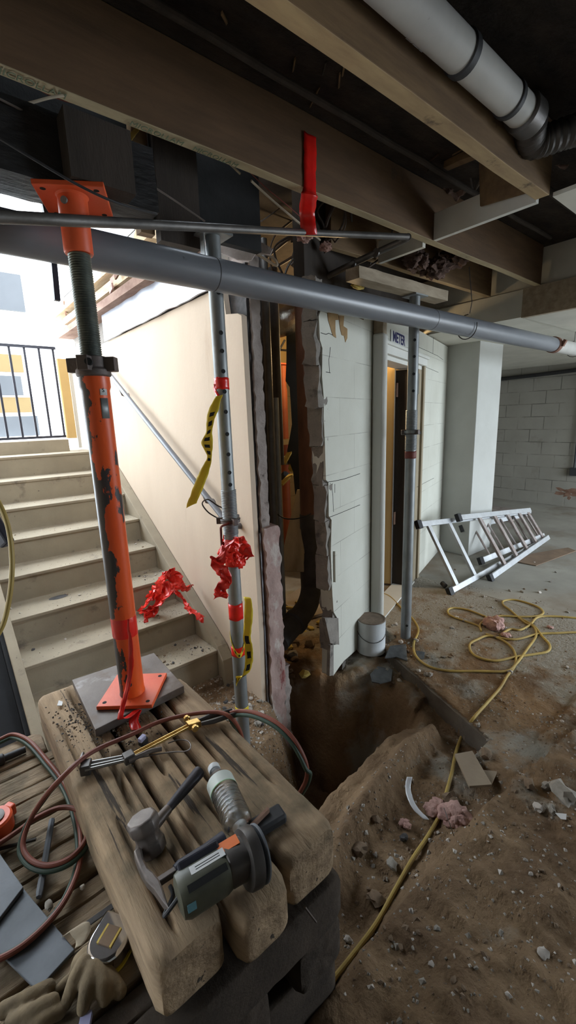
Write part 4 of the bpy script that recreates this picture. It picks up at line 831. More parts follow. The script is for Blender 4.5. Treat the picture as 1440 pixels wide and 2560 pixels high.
# fine gravel nobody could count
mb=MB(); Rn2=random.Random(77)
def chip(x,y,z,s):
    a=Rn2.uniform(0,6.28); pts=[(x+s*cos(a+q*1.57+Rn2.uniform(-.4,.4)),y+s*sin(a+q*1.57+Rn2.uniform(-.4,.4)),z+Rn2.uniform(-.1,.2)*s) for q in range(4)]
    t=mb.b.verts.new((x+Rn2.uniform(-.3,.3)*s,y+Rn2.uniform(-.3,.3)*s,z+s*Rn2.uniform(.5,1))); v=[mb.b.verts.new(q) for q in pts]
    mb.mi=Rn2.choice([0,0,1,1,2])
    for q in range(4): mb.face((v[q],v[(q+1)%4],t))
for i in range(9000):
    if i%3==0: x=Rn2.uniform(.75,1.3);y=Rn2.uniform(1.4,2.1)
    elif i%3==1: x=Rn2.uniform(2.0,3.6);y=Rn2.uniform(.5,1.95)
    else: x=Rn2.uniform(.6,2.2);y=Rn2.uniform(.0,1.0)
    chip(x,y,H(x,y)-.001,Rn2.uniform(.0015,.0065) if Rn2.random()<.93 else Rn2.uniform(.006,.012))
for i in range(1500):
    k=Rn2.choice([0,0,0,1,1,2,2,3,4,5]); chip(min(1.13,.2+.93*Rn2.random()**.6),YI[k]+.01+Rn2.random()*.25,ZI[k],Rn2.uniform(.001,.004))
o=mb.build('fine_gravel',['rub1','rub2','rub3'],origin=(0,0,0),smooth=False); tag(o,'fine grit and gravel scattered over the dirt, floor and stair treads','gravel',None,'stuff')
# slate scraps, tile, strip, insulation
def flat(px,z,mat,label,cat_,name,th=.008):
    pts=[at(x,y,0) for x,y in px]; zz=max(H(p.x,p.y) for p in pts)+z
    return tag(MB().prism([(p.x,p.y,zz) for p in pts],(0,0,th)).build(name,mat,smooth=False,bevel=.0015),label,cat_)
flat([(962,1648),(975,1618),(1015,1613),(1018,1655),(990,1645)],.0,'slate','dark slate scrap under the foot of the right prop','slate','slate_scrap')
flat([(925,1670),(945,1650),(982,1658),(978,1685),(950,1692),(930,1688)],.0,'slate','larger dark slate scrap at the pit edge left of the right prop','slate','slate_scrap')
flat([(1040,1628),(1062,1632),(1060,1648),(1042,1650)],.0,'slate','small dark slate scrap beside the yellow cord','slate','slate_scrap',.005)
pp=[at(x,y,.0) for x,y in ((1136,1896),(1180,1888),(1228,1984),(1172,1988))]
tag(MB().prism([(p.x,p.y,.012+.02*(i in (2,3))) for i,p in enumerate(pp)],(0,0,.012)).build('tan_tile','tile',smooth=False,bevel=.001),'larger tan rectangular tile lying tilted at the slab edge','tile')
pp=[at(x,y,.0) for x,y in ((1204,1930),(1242,1934),(1228,1966))]
tag(MB().prism([(p.x,p.y,.0) for p in pp],(0,0,.012)).build('tan_tile','tile',smooth=False,bevel=.001),'small triangular tan tile piece right of the larger tile','tile')
mb=MB().ribbon([at(1024,1942,.05),at(1020,1970,.03),at(1026,1998,.02),at(1042,2025,.01),at(1066,2048,.0)],.022,[V((.7,-.6,0))]*5,6,crump=.002)
tag(mb.build('clear_strip','plasticstrip',solid=.002),'shiny curved clear plastic strip left of the yellow cord in the dirt','strip')
pw=[at(x,y,.0) for x,y in ((1384,2064),(1412,2070),(1411,2086),(1398,2080))]
ws=tag(MB().prism([(p.x,p.y,H(p.x,p.y)+.012) for p in pw],(0,0,.001)).build('paper_scrap','label',smooth=False),'tiny white paper scrap with dark marks in the dirt at the right','paper')
def wad(px,py,s,sd,label,mat='insul',n=6,zs=.6):
    p=at(px,py,0); mb=MB(); r_=random.Random(sd); z=H(p.x,p.y)
    for i in range(n):
        a=r_.uniform(0,6.28); q=s*r_.uniform(.2,.7); ss=s*r_.uniform(.45,.75); mb.ball((p.x+q*cos(a),p.y+q*sin(a),z+ss*.45*zs+r_.uniform(0,.25)*s*zs),(ss,ss,ss*zs),3,.5,4,sd+i)
    return tag(mb.build('insulation_wad',mat,ang=80),label,'insulation')
wad(1238,1570,.066,1,'pink fibreglass insulation wad among the yellow cord coils',n=9,zs=.9); wad(1262,1590,.03,2,'smaller curled pink insulation tuft in front of the larger wad'); wad(1375,1570,.02,3,'tiny pink insulation tuft near the right edge')
wad(1135,2030,.055,4,'pink insulation wad half buried right of the yellow cord',n=8); wad(1082,2000,.04,5,'dusty pink insulation wad left of the yellow cord',n=7); wad(1012,2048,.02,6,'tiny pink insulation crumbs near the dirt ridge')
tag(MB().cyl(at(1110,2020,.04),at(1135,2090,.03),.0015,n=6).build('thin_wire','chrome'),'short thin wire sticking out of the buried pink wad','wire')
tag(MB().ball(at(1095,2345,.02),(.02,.055,.012),3,.25,4,9,Matrix.Rotation(-.25,3,'Z')).build('wood_splinter','paleboard'),'tan wood splinter lying in the foreground dirt','wood')
# timber scraps behind the ladder, cardboard
c=at(1262,1300,0); tag(rough(c.x-.1,c.x+.25,c.y-.10,c.y+.45,0,.13,61,.014,.06).build('rotten_timber','plaster',ang=60),'rotten grey timber lying behind the ladder beside the column','timber')
tag(MB().prism([at(x,y,.004) for x,y in ((1290,1405),(1330,1385),(1420,1370),(1440,1378),(1340,1415))],(0,0,.006)).build('cardboard_scrap','cardboard',smooth=False),'flat brown cardboard scrap under the far end of the ladder','cardboard')
tag(MB().ball(atx(1424,1234,7.602),(.004,.17,.075),4,1.1,5,3).build('rust_stain','rustb'),'rusty orange stain on the far grey wall at the right edge','stain')
fc=thing('wall_pipe_run',(7.57,2.4,.5),'thin grey vertical conduit with an outlet box on the far wall','conduit')
MB().cyl((7.57,2.30,.62),(7.57,2.30,2.15),.014,n=10).build('conduit_run','facadegrey',fc); MB().box(7.55,7.6,2.25,2.35,.50,.62).build('outlet_box','facadegrey',fc,smooth=False)
tag(MB().tube([(7.55,4.0,2.02),(7.55,3.0,2.04),(7.55,2.2,2.07),(7.5,1.4,2.07)],.03,10).build('black_wall_pipe','rubber'),'black pipe running along the top of the far grey wall','pipe')
# ------------------------------------------------------------------ paint can
pc=at(936,1600,0); cx,cy=2.075,1.705; cz=max(H(cx,cy),H(cx-.05,cy))-.002; k=1.12
pcn=thing('paint_can',(cx,cy,cz),'white paint can with a wire bail beside the white box post','paint can')
R_=.083*k; Hh=.19*k+.01
MB().lathe((cx,cy,cz),(0,0,1),[(R_*.97,0),(R_*1.02,.002),(R_*1.02,.006),(R_,.009),(R_,Hh*.5),(R_+.001,Hh*.505),(R_,Hh*.51),(R_,Hh-.008),(R_*1.02,Hh-.006),(R_*1.02,Hh)],40).build('can_body','canw',pcn)
MB().lathe((cx,cy,cz+Hh+.0015),(0,0,1),[(R_*1.0,0),(R_*1.0,.003),(R_*.93,.004),(R_*.92,0.0015),(.001,.002)],40).build('lid','lid',pcn)
bl=[V((cx,cy,cz+Hh*.72))+ (Matrix.Rotation(radians(a),3,'Z')@dN)*(R_+.004)+V((0,0,-.055*k*cos(radians(a))+.0)) for a in range(-88,89,11)]
bh=MB().tube(bl,.002,6).build('bail_handle','dkmetal',pcn)
for a in (-88,88): c=V((cx,cy,cz+Hh*.72))+(Matrix.Rotation(radians(a),3,'Z')@dN)*R_; MB().ball(c,.006,2).build('bail_ear','galv',bh)
# ------------------------------------------------------------------ ladder
def lift(px,py,L,w):
    d=ray(px,py); o=EYE-L; a=d.dot(d); b_=2*o.dot(d); c_=o.dot(o)-w*w; D_=b_*b_-4*a*c_
    t=(-b_+sqrt(D_))/(2*a) if D_>0 else -b_/(2*a); p=EYE+d*t; return p
ld_=thing('step_ladder',at(1228,1443,.02),'aluminium step ladder lying on its side against the wall by the column','ladder')
A0=at(1128,1477,.022); A1=at(1366,1346,.022); F0=at(1228,1443,.022); I0=at(1205,1401,.05)
Au=lift(1050,1311,A0,.56); Fu=lift(1149,1294,F0,.50); Pu=lift(1325,1279,A1,.36); Iu=lift(1160,1320,I0,.44)
def rail(a,b_,w,h,m,nm): MB().bar(a,b_,w,h,(0,.5,1)).build(nm,m,ld_,smooth=False,bevel=.003)
rail(A0,A1,.025,.048,'alu','rear_rail'); rail(Au,Pu,.025,.048,'alu','rear_rail'); rail(F0,A1+V((0,-.02,.02)),.025,.05,'alu','front_rail'); rail(Fu,Pu+V((0,0,.02)),.025,.05,'alu','front_rail')
rail(I0,A1+V((0,.03,.03)),.028,.055,'alu','inner_rail'); rail(Iu,Pu+V((0,.02,-.03)),.028,.055,'alu','inner_rail')
for t in (.22,.42,.61,.80,.95):
    a=F0.lerp(A1,t);b_=Fu.lerp(Pu,t); MB().bar(a,b_,.022,.055,(A1-F0)).build('step','aludirty',ld_,smooth=False)
for t in (.05,.20):
    a=A0.lerp(A1,t);b_=Au.lerp(Pu,t); MB().bar(a,b_,.022,.045,(A1-A0)).build('rear_brace','alu',ld_,smooth=False)
for t in (.12,.32,.52,.72,.9):
    a=I0.lerp(A1,t);b_=Iu.lerp(Pu,t); MB().cyl(a,b_,.011,n=8).build('rung','aludirty',ld_)
for a,d_ in ((A0,A1),(F0,A1),(Au,Pu),(Fu,Pu),(I0,A1),(Iu,Pu)):
    dd=(a-d_).normalized(); MB().bar(a-dd*.01,a+dd*.05,.04,.075,(0,.5,1)).build('rubber_foot','rubber',ld_,smooth=False,bevel=.004)
c=at(1113,1465,.025); MB().cyl(c,c+V((.02,.04,.01)),.022,n=16).build('pivot_knob','dkmetal',ld_)
# ------------------------------------------------------------------ yellow cord
def gp(px,py,r=.008): 
    p=at(px,py,0)
    for _ in range(4): p=at(px,py,H(p.x,p.y)+r)
    return p
R=.0075
c1=[(1440,1545),(1390,1541),(1345,1543),(1325,1562),(1300,1575),(1275,1573)]
main=[(952,1482),(975,1492),(1003,1520),(1030,1545),(1046,1575),(1034,1610),(1040,1640),(1070,1665),(1120,1677),(1200,1678),(1265,1678),(1290,1660),(1320,1620),(1340,1590),(1335,1568),(1310,1555),(1275,1525),(1258,1512),(1260,1502),(1290,1500),(1340,1515),(1358,1530),(1345,1540),(1300,1542),(1250,1540),(1215,1550),(1200,1562),(1203,1578)]
yl=thing('yellow_air_hose',at(1280,1640,.0),'dusty yellow air hose coiled on the garage floor and running down past the pit','hose')
def cordp(pts,nm): 
    MB().tube(cat([gp(*q,R) for q in pts],7),R,10).build(nm,'cord',yl)
cordp(main,'hose_run')
cordp([(1480,1548)]+c1+[(1250,1588)],'hose_run')
cordp([(1500,1583),(1440,1581),(1390,1583),(1345,1585),(1300,1597),(1270,1598),(1220,1590),(1195,1598),(1175,1610),(1178,1630),(1200,1645),(1240,1652),(1290,1642),(1340,1635),(1370,1628),(1374,1612),(1355,1590),(1335,1565),(1300,1545)],'hose_run')
cordp([(1203,1578),(1196,1565),(1160,1552),(1125,1538),(1120,1525),(1135,1520),(1170,1525),(1215,1542)],'hose_run')
cordp([(1215,1585),(1255,1600),(1280,1620),(1290,1645),(1285,1668),(1268,1690),(1250,1720),(1215,1760),(1180,1800),(1155,1840),(1140,1880),(1130,1930),(1115,1985),(1098,2040),(1070,2090),(1030,2150),(985,2230),(940,2310),(880,2390),(840,2440),(770,2530),(720,2600)],'hose_run')
#@@PART5
# ------------------------------------------------------------------ timber crib
def timber(x0,x1,y0,y1,z0,z1,axis,seed,mat,cracks=(),rad=.014,amp=.004):
    """weathered square timber with worn corners, splits and hollowed ends"""
    mb=MB(); b=mb.b; L=(y1-y0) if axis=='Y' else (x1-x0); W=(x1-x0) if axis=='Y' else (y1-y0); Hh=z1-z0
    ns=max(6,int(L/.02)); pr=[]
    m=9
    def rr(u,v): return (u,v)
    # rounded rectangle section
    loop=[]
    hw,hh=W/2,Hh/2
    for (sx,sy,ex,ey) in ((-1,-1,1,-1),(1,-1,1,1),(1,1,-1,1),(-1,1,-1,-1)):
        cx0,cy0=sx*hw,sy*hh;cx1,cy1=ex*hw,ey*hh
        for k in range(m):
            t=k/m; loop.append((cx0+(cx1-cx0)*t,cy0+(cy1-cy0)*t))
    def rnd(u,v,r):
        ax=max(0,abs(u)-(hw-r));ay=max(0,abs(v)-(hh-r))
        if ax>0 and ay>0:
            l=hypot(ax,ay); 
            if l>r: ax*=r/l;ay*=r/l
            return (copysign(hw-r+ax,u),copysign(hh-r+ay,v))
        return (u,v)
    def disp(p,t,u,v,n):
        q=V((p.x*3,p.y*3,p.z*3))+V((seed*5.,0,0)); a=noise.fractal(q,1,2,4)*amp+noise.noise(p*45)*.0015
        s=0
        if v>hh*.9:
            for cu_,cw,t0,t1,dp in cracks:
                c=cu_*W+.006*noise.noise(V((t*6,seed,cu_*9)))
                if t0<t<t1: s=max(s,dp*exp(-((u-c)/cw)**2)*min(1,(t-t0)/.06,(t1-t)/.06))
        return p+n*a-V((0,0,s))
    C=V(((x0+x1)/2,(y0+y1)/2,(z0+z1)/2)); rings=[]
    def place(t,u,v): 
        return V((C.x+u,y0+t*L,C.z+v)) if axis=='Y' else V((x0+t*L,C.y+u,C.z+v))
    fine=[]
    for s,(u,v) in enumerate(loop): fine.append((u,v))
    # denser on top face
    top=[(hw-2*hw*k/28,hh) for k in range(28)]
    full=loop[:2*m]+top+loop[3*m:]
    for i in range(ns+1):
        t=i/ns; ring=[]; e=min(t,1-t)*L; r=rad+ .010*exp(-e/.02)+.003*noise.noise(V((t*8,seed,2)))
        sh=1-.10*exp(-e/.008)
        for (u,v) in full:
            u2,v2=rnd(u,v,max(.004,r)); u2*=sh;v2*=sh
            p=place(t,u2,v2); n=(place(t,u2*1.1,v2*1.1)-place(t,u2,v2)); n=n.normalized() if n.length>0 else V((0,0,1))
            ring.append(b.verts.new(disp(p,t,u2/sh,v2/sh,n)))
        rings.append(ring)
    N_=len(full)
    for a,c in zip(rings,rings[1:]):
        for k in range(N_): mb.face((a[k],a[(k+1)%N_],c[(k+1)%N_],c[k]))
    for ri,t in ((0,0.),(-1,1.)):
        prev=rings[ri]; sg=-1 if ri==0 else 1
        for q in (.82,.6,.35,.12):
            ring=[]
            for (u,v) in full:
                u2,v2=rnd(u,v,rad+.01); p=place(t,u2*q*.9,v2*q*.9); off=sg*.004+.005*noise.noise(p*30+V((seed,0,0)))
                p=p+(V((0,off,0)) if axis=='Y' else V((off,0,0))); ring.append(b.verts.new(p))
            for k in range(N_): mb.face((prev[k],prev[(k+1)%N_],ring[(k+1)%N_],ring[k]) if sg>0 else (prev[(k+1)%N_],prev[k],ring[k],ring[(k+1)%N_]))
            prev=ring
        mb.face(prev)
    return mb.build('crib_timber',mat,ang=50)
T=.60
tag(timber(.150,.292,.585,1.575,.462,T,'Y',1,'timberY',[(.18,.006,.30,.98,.035),(-.12,.005,0.02,.35,.03),(.33,.004,.1,.5,.02),(-.3,.004,.5,.8,.02)]),'left timber of the top row, with a long split and square cut end','timber')
tag(timber(.304,.424,.555,1.44,.462,T-.003,'Y',2,'timberY',[(-.15,.005,.45,.95,.03),(.2,.0045,.15,.6,.025),(-.3,.004,.1,.35,.02)],rad=.018),'middle timber of the top row, under the grinder and the bottle','timber')
tag(timber(.436,.578,.575,1.36,.462,T+.002,'Y',3,'timberY',[(-.22,.005,.4,.9,.03),(.25,.004,.2,.6,.02)],rad=.016,amp=.006),'right timber of the top row, beside the pit, with a rounded worn end','timber')
ys=[(1.475,1.59),(1.348,1.470),(1.222,1.343),(1.09,1.205),(.960,1.085),(.825,.950),(.69,.815),(.56,.682),(.43,.55),(.30,.42),(.17,.29)]
for i,(a,c) in enumerate(ys):
    tag(timber(-.75,(.145,.60,.59,.58,.60,.585,.595,.585,.10,.1,.1)[i] if i else .145,a,c,.335,.459-(.004 if i%2 else 0),'X',10+i,'shadetimber' if i==7 else 'timberX',[(.1,.002,.2,.8,.01)],rad=.008),  # one board takes the shadow-darkened timber colour
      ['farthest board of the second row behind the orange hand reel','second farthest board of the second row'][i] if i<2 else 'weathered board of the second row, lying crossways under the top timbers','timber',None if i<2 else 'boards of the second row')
for i,x in enumerate((-.6,-.3,.02,.24,.455)):
    tag(timber(x,x+.135,x<.1 and .2 or .57,1.55,.196,.333,'Y',30+i,'shadetimber',(),rad=.01),'timber in the dark third row of the crib','timber','timbers of the third row')
for i,y in enumerate((.25,.60,.95,1.3)):
    tag(timber(-.7,.15 if y<.3 else .605,y,y+.14,-.03,.194,'X',40+i,'shadetimber',(),rad=.01),'timber in the bottom row of the crib','timber','timbers of the bottom row')
# splinter nail
tag(MB().cyl(at(762,2268,.50),at(790,2305,.44),.0025,n=6).build('bent_nail','forged'),'thin nail sticking out at the front corner of the timber stack','nail')
# ------------------------------------------------------------------ tools on the timbers
def tp(px,py,h=0.): return at(px,py,T+h)
def lp(px,py,h=0.): return at(px,py,.46+h)
# sledge hammer
sh=thing('sledge_hammer',tp(400,2060),'short sledge hammer with a dark handle lying across the timbers','hammer')
h0=tp(368,2085,.035); h1=tp(498,1930,.022); ax=(h1-h0).normalized(); 
side=V((0,0,1)).cross(ax).normalized(); up_=ax.cross(side)
MB().tube([h0+ax*.01,h0+ax*.05,h0.lerp(h1,.35),h0.lerp(h1,.6),h0.lerp(h1,.9),h1],[.011,.0095,.0095,.0125,.0150,.0155],14).build('handle','grip',sh)
MB().tube([h0+ax*.02,h0+ax*.07],[.013,.011],14).build('handle_shank','forged',sh)
hd_=(side*.35+up_*.94).normalized()
mb=MB(); c0=h0-up_*.002
def octo(mb,c,d,prof,n=8):
    x,y=frame(d); rings=[]
    for r,h in prof: rings.append([mb.b.verts.new(c+d*h+(x*cos(2*pi*(k+.5)/n)+y*sin(2*pi*(k+.5)/n))*r) for k in range(n)])
    for p,q in zip(rings,rings[1:]):
        for k in range(n): mb.face((p[k],p[(k+1)%n],q[(k+1)%n],q[k]))
    mb.face(rings[0][::-1]); mb.face(rings[-1])
octo(mb,c0,hd_,[(.024,-.040),(.031,-.036),(.032,-.016),(.027,-.008),(.027,.008),(.033,.016),(.034,.034),(.029,.041)])
mb.build('head','forged',sh,bevel=.002,ang=40)
# framing hammer
ch=thing('claw_hammer',tp(400,2210),'steel claw hammer with a black grip lying half under the grinder','hammer')
k0=tp(392,2208,.028); k1=tp(560,2098,.018)
MB().bar(k0,k0.lerp(k1,.42),.012,.014).build('shank','forged',ch,bevel=.002)
MB().tube([k0.lerp(k1,.25),k0.lerp(k1,.33),k0.lerp(k1,.7),k1],[.011,.0145,.0135,.016],12).build('grip','grip',ch)
hp=[tp(345,2142,.030),tp(357,2165,.030),tp(372,2196,.030),tp(388,2222,.026),tp(402,2250,.018),tp(416,2282,.008)]
MB().prism([tp(x,y,.012) for x,y in ((336,2150),(350,2138),(357,2142),(362,2168),(374,2192),(388,2204),(402,2222),(412,2248),(426,2296),(408,2274),(388,2244),(368,2224),(352,2196),(342,2170))],(0,0,.024)).build('head','forged',ch,bevel=.004,smooth=False)
# water bottle
wb=thing('water_bottle',tp(568,2000),'empty ribbed clear plastic water bottle lying on the middle timber','bottle')
w0=tp(543,1942,.034); w1=tp(592,2052,.034); wd_=(w1-w0).normalized(); Lb=.185
ctr=tp(570,2000,.034); w1=ctr+wd_*.075; wd_=-wd_
prof=[(.001,.004),(.018,.0),(.028,.002),(.0325,.010)]
hh_=.014
while hh_<.115: prof+=[(.0330,hh_),(.0312,hh_+.005),(.0330,hh_+.010)]; hh_+=.011
prof+=[(.0325,.122),(.030,.135),(.022,.150),(.014,.163),(.0125,.170),(.0125,.178)]
MB().lathe(w1,wd_,prof+[(r-.0012,h-.0005) for r,h in reversed(prof[1:])],28,False).build('bottle_shell','bottle',wb,ang=80)
MB().lathe(w1,wd_,[(.0338,.100),(.0338,.132)],28,False).build('bottle_label','blabel',wb); MB().lathe(w1,wd_,[(.0342,.0985),(.0342,.1005)],28,False).build('label_edge','bgreen',wb)
MB().lathe(w1,wd_,[(.0145,.172),(.015,.174),(.015,.186),(.0135,.188)],20).build('bottle_cap','canw',wb)
# angle grinder
ag=thing('angle_grinder',tp(520,2180),'grey-green angle grinder with a black guard lying on the timbers','grinder')
g0=tp(448,2243,.046); g1=tp(632,2128,.052); gd=(g1-g0).normalized(); gs=V((0,0,1)).cross(gd).normalized(); gu=gd.cross(gs); GL=(g1-g0).length
def sqt(mb,c,d,x,y,prof,n=24,e=3.2):
    rings=[]
    for a,b_,h in prof:
        ring=[]
        for k in range(n):
            t=2*pi*k/n; ct,st_=cos(t),sin(t); ring.append(mb.b.verts.new(c+d*h+x*a*copysign(abs(ct)**(2/e),ct)+y*b_*copysign(abs(st_)**(2/e),st_)))
        rings.append(ring)
    for p,q in zip(rings,rings[1:]):
        for k in range(n): mb.face((p[k],p[(k+1)%n],q[(k+1)%n],q[k]))
    mb.face(rings[0][::-1]); mb.face(rings[-1]); return mb
sqt(MB(),g0,gd,gs,gu,[(.020,.020,-.004),(.030,.032,.0),(.034,.037,.012),(.034,.037,GL*.55),(.031,.034,GL*.62)]).build('motor_body','grindbody',ag)
sqt(MB(),g0,gd,gs,gu,[(.031,.034,GL*.62),(.033,.036,GL*.64),(.036,.034,GL*.80),(.034,.030,GL*.95),(.024,.022,GL*1.0)],e=2.6).build('gear_head','dkmetal',ag)
q=g0+gd*GL*.36+gs*.033+gu*.010
MB().obox(g0+gd*GL*.33+gu*.030+gs*.026,gd,(gs+gu).normalized(),(gu-gs*.6),GL*.27,.009,.010).build('side_grip','grip',ag,bevel=.004,smooth=False)
wl_=MB().obox(g0+gd*GL*.40+gu*.0366+gs*.004,gd,gs,gu,.034,.0085,.0006).build('white_label','label',ag,smooth=False)
mb=MB()
for a in (-.003,.002): mb.obox(g0+gd*GL*.40+gu*.0373+gs*(.004+a),gd,gs,gu,.024,.0006,.0002)
mb.build('label_print','black',wl_,smooth=False)
MB().obox(g0+gd*GL*.34+gu*.033-gs*.0225,gd,(gs*.8+gu*.6),(gu*.8-gs*.6),.038,.006,.0007).build('brand_strip','black',ag,smooth=False)
MB().obox(g0+gd*GL*.70+gu*.034+gs*.014,gd,gs,gu,.022,.011,.0012).build('orange_label','labelo',ag,smooth=False)
MB().obox(g0+gd*.014+gu*.006-gs*.0335,gd,gu,gs,.008,.009,.0008).build('blue_sticker','tealsticker',ag,smooth=False)
gc=g0+gd*GL*.90-gu*.008
gax=(gd*.93+gs*.0-gu*.18).normalized()
MB().lathe(gc-gax*.006,gax,[(.034,-.004),(.052,.0),(.054,.004),(.054,.022),(.050,.024),(.020,.024)],36).build('wheel_guard','dkmetal',ag)
MB().lathe(gc+gax*.024,gax,[(.050,0),(.052,.002),(.052,.005),(.050,.006)],36).build('grinding_disc','steelblue',ag)
tag(MB().tube(cat([g0-gd*.002,g0-gd*.03-gu*.02,tp(432,2240,.006),tp(425,2215,.004)],6),.004,8).build('grinder_cord','rubber'),'black cord leaving the back of the grinder','cord')
tag(MB().obox(tp(655,2062,.014),gd,gs,(0,0,1),.055,.020,.012).build('black_cable_clamp','rubber',bevel=.006),'black rubber jaw clamp lying right of the bottle','clamp')
tag(MB().obox(tp(650,2045,.03),(gd+gs*.3),gs,(0,0,1),.028,.005,.005).build('rusty_bolt','rustb',bevel=.002,smooth=False),'small rusty bolt on the black clamp beside the bottle','bolt')
# cutting torch
ct=thing('cutting_torch',tp(340,1875),'brass and steel gas cutting torch lying across the timbers','torch')
t0=tp(215,1915,.022); t1=tp(322,1893,.022); t2=tp(478,1812,.024); t3=tp(585,1780,.026)
mb=MB().obox(t0+V((.0,.0,-.004)),(t1-t0),V((0,0,1)).cross(t1-t0),(0,0,1),.013,.016,.014).cyl(t0+V((-.006,.02,.002)),tp(208,1880,.03),.008,.003,12); mb.build('torch_head','dkmetal',ct,bevel=.003,ang=50)
n_=(t1-t0).normalized().cross(V((0,0,1)))
for o,r_ in ((-.010,.0045),(.004,.0045),(.014,.004)):
    MB().cyl(t0+n_*o,t1+n_*o*.7,r_,n=10).build('steel_tube','tubesteel',ct)
MB().obox(t1,(t2-t1),V((0,0,1)).cross(t2-t1),(0,0,1),.014,.014,.012).build('mixer_block','dkmetal',ct,bevel=.003,smooth=False)
MB().tube(cat([t1+n_*.012,tp(352,1888,.020),tp(378,1877,.018),tp(404,1872,.014)],5),.0065,10).build('oxygen_lever','forged',ct)
n2=(t2-t1).normalized().cross(V((0,0,1)))
for o in (-.006,.006): MB().cyl(t1+n2*o,t2+n2*o,.0035,n=10).build('brass_tube','brass',ct)
mb=MB().obox(t2+(t3-t2)*.05,(t3-t2),n2,(0,0,1),.018,.012,.010); vb=mb.build('valve_body','brass',ct,bevel=.002,smooth=False)
for o,s_ in ((-.028,1),(.026,1)):
    c=t2+n2*o+V((0,0,.004)); MB().cyl(t2,c,.004,n=8).lathe(c-n2*.006*(1 if o>0 else -1),n2*(1 if o>0 else -1),[(.008,0),(.0105,.002),(.0105,.010),(.008,.012)],10).build('valve_knob','brass',vb)
for o in (-.009,.009):
    MB().tube([t2+(t3-t2)*.2+n2*o,t2+(t3-t2)*.45+n2*o*1.5,t3+n2*o*1.2],[.006,.008,.007],10).build('hose_connector','dkmetal',ct)
tag(MB().tube(cat([tp(322,1900,.006),tp(380,1888,.008),tp(430,1880,.01),tp(466,1878,.012),tp(477,1866,.014),tp(468,1852,.012),tp(445,1850,.010),tp(420,1858,.008)],6),.0018,6).build('flint_striker','forged'),'thin wire flint striker looped beside the torch','striker')
lc=thing('small_lighter',tp(356,1848),'small dark lighter with a lilac cap beside the torch','lighter')
MB().obox(tp(358,1853,.012),(1,.4,0),(-.4,1,0),(0,0,1),.011,.009,.010).build('body','rubber',lc,smooth=False,bevel=.002); MB().obox(tp(355,1846,.026),(1,.4,.2),(-.4,1,0),(0,0,1),.010,.007,.006).build('cap','bluecap',lc,smooth=False,bevel=.002)
tag(MB().prism([tp(147,1752,.006),tp(157,1755,.006),tp(155,1765,.006),tp(143,1765,.006)],(0,0,.002)).build('foil_scrap','label',smooth=False),'tiny white foil scrap on the far left timber','scrap')
# soil on timbers
mb=MB(); Rn2=random.Random(8)
for i in range(900):
    px=Rn2.gauss(250,55);py=Rn2.gauss(1800,45); p=tp(px,py)
    if .155<p.x<.57 and p.y<1.57: chip(p.x,p.y,T-.001,Rn2.uniform(.001,.005))
tag(mb.build('soil_crumbs',['rub4','rub2','rub1'],origin=(0,0,T),smooth=False),'dark soil crumbs spilled on the left timber beside the steel plate','soil',None,'stuff')
# twin hose
hs=thing('twin_welding_hose',tp(340,1838),'red and green twin welding hose looping over the timbers','hose')
pth=[(575,1785,.625),(600,1780,.63),(640,1785,.64),(690,1808,.64),(730,1845,.62),(757,1890,.58),(768,1930,.53),(760,1965,.46),(735,1990,.36),(690,1950,.25),(640,1900,.28),(612,1862,.40),(598,1825,.54),(578,1797,.62),(545,1783,.632),(480,1787,.625),(400,1806,.622),(330,1838,.622),(250,1872,.625),(205,1900,.635),(165,1937,.63),(120,1985,.585),(80,2045,.525),(58,2110,.495),(75,2150,.485),(120,2166,.482),(175,2148,.485),(213,2105,.49),(220,2062,.500),(195,2028,.505),(150,2022,.505),(95,2045,.500),(45,2080,.49),(0,2110,.482),(-80,2160,.476),(-180,2100,.474),(-160,1980,.474),(-70,1885,.475),(0,1850,.475),(35,1838,.475),(75,1855,.476),(120,1905,.476),(155,1950,.476),(180,2000,.476),(197,2060,.474),(203,2120,.472),(195,2180,.472),(165,2250,.474),(120,2310,.476),(60,2365,.478),(0,2400,.478),(-80,2430,.474)]
cc=cat([at(x,y,z) for x,y,z in pth],8)
def offs(P,w,dz):
    out=[]
    for i,p in enumerate(P):
        d=P[min(i+1,len(P)-1)]-P[max(i-1,0)]; s=V((d.y,-d.x,0)); s=s.normalized() if s.length>1e-6 else V((1,0,0))
        view=(p-EYE).normalized(); s2=d.normalized().cross(view).normalized(); s=(s2*.8+s*.0).normalized()
        out.append(p+s*w+V((0,0,dz)))
    return out
MB().tube(offs(cc,.0,.003),.0062,10).build('red_line','hosered',hs)['label']='red gas hose'
o2=[]; 
for i,p in enumerate(cc):
    d=cc[min(i+1,len(cc)-1)]-cc[max(i-1,0)]; s=d.cross(V((0,0,1))).normalized()
    o2.append(p+s*.0085*1 +V((0,0,-.004)))
MB().tube(o2,.0058,10).build('green_line','hosegreen',hs)['label']='green oxygen hose'
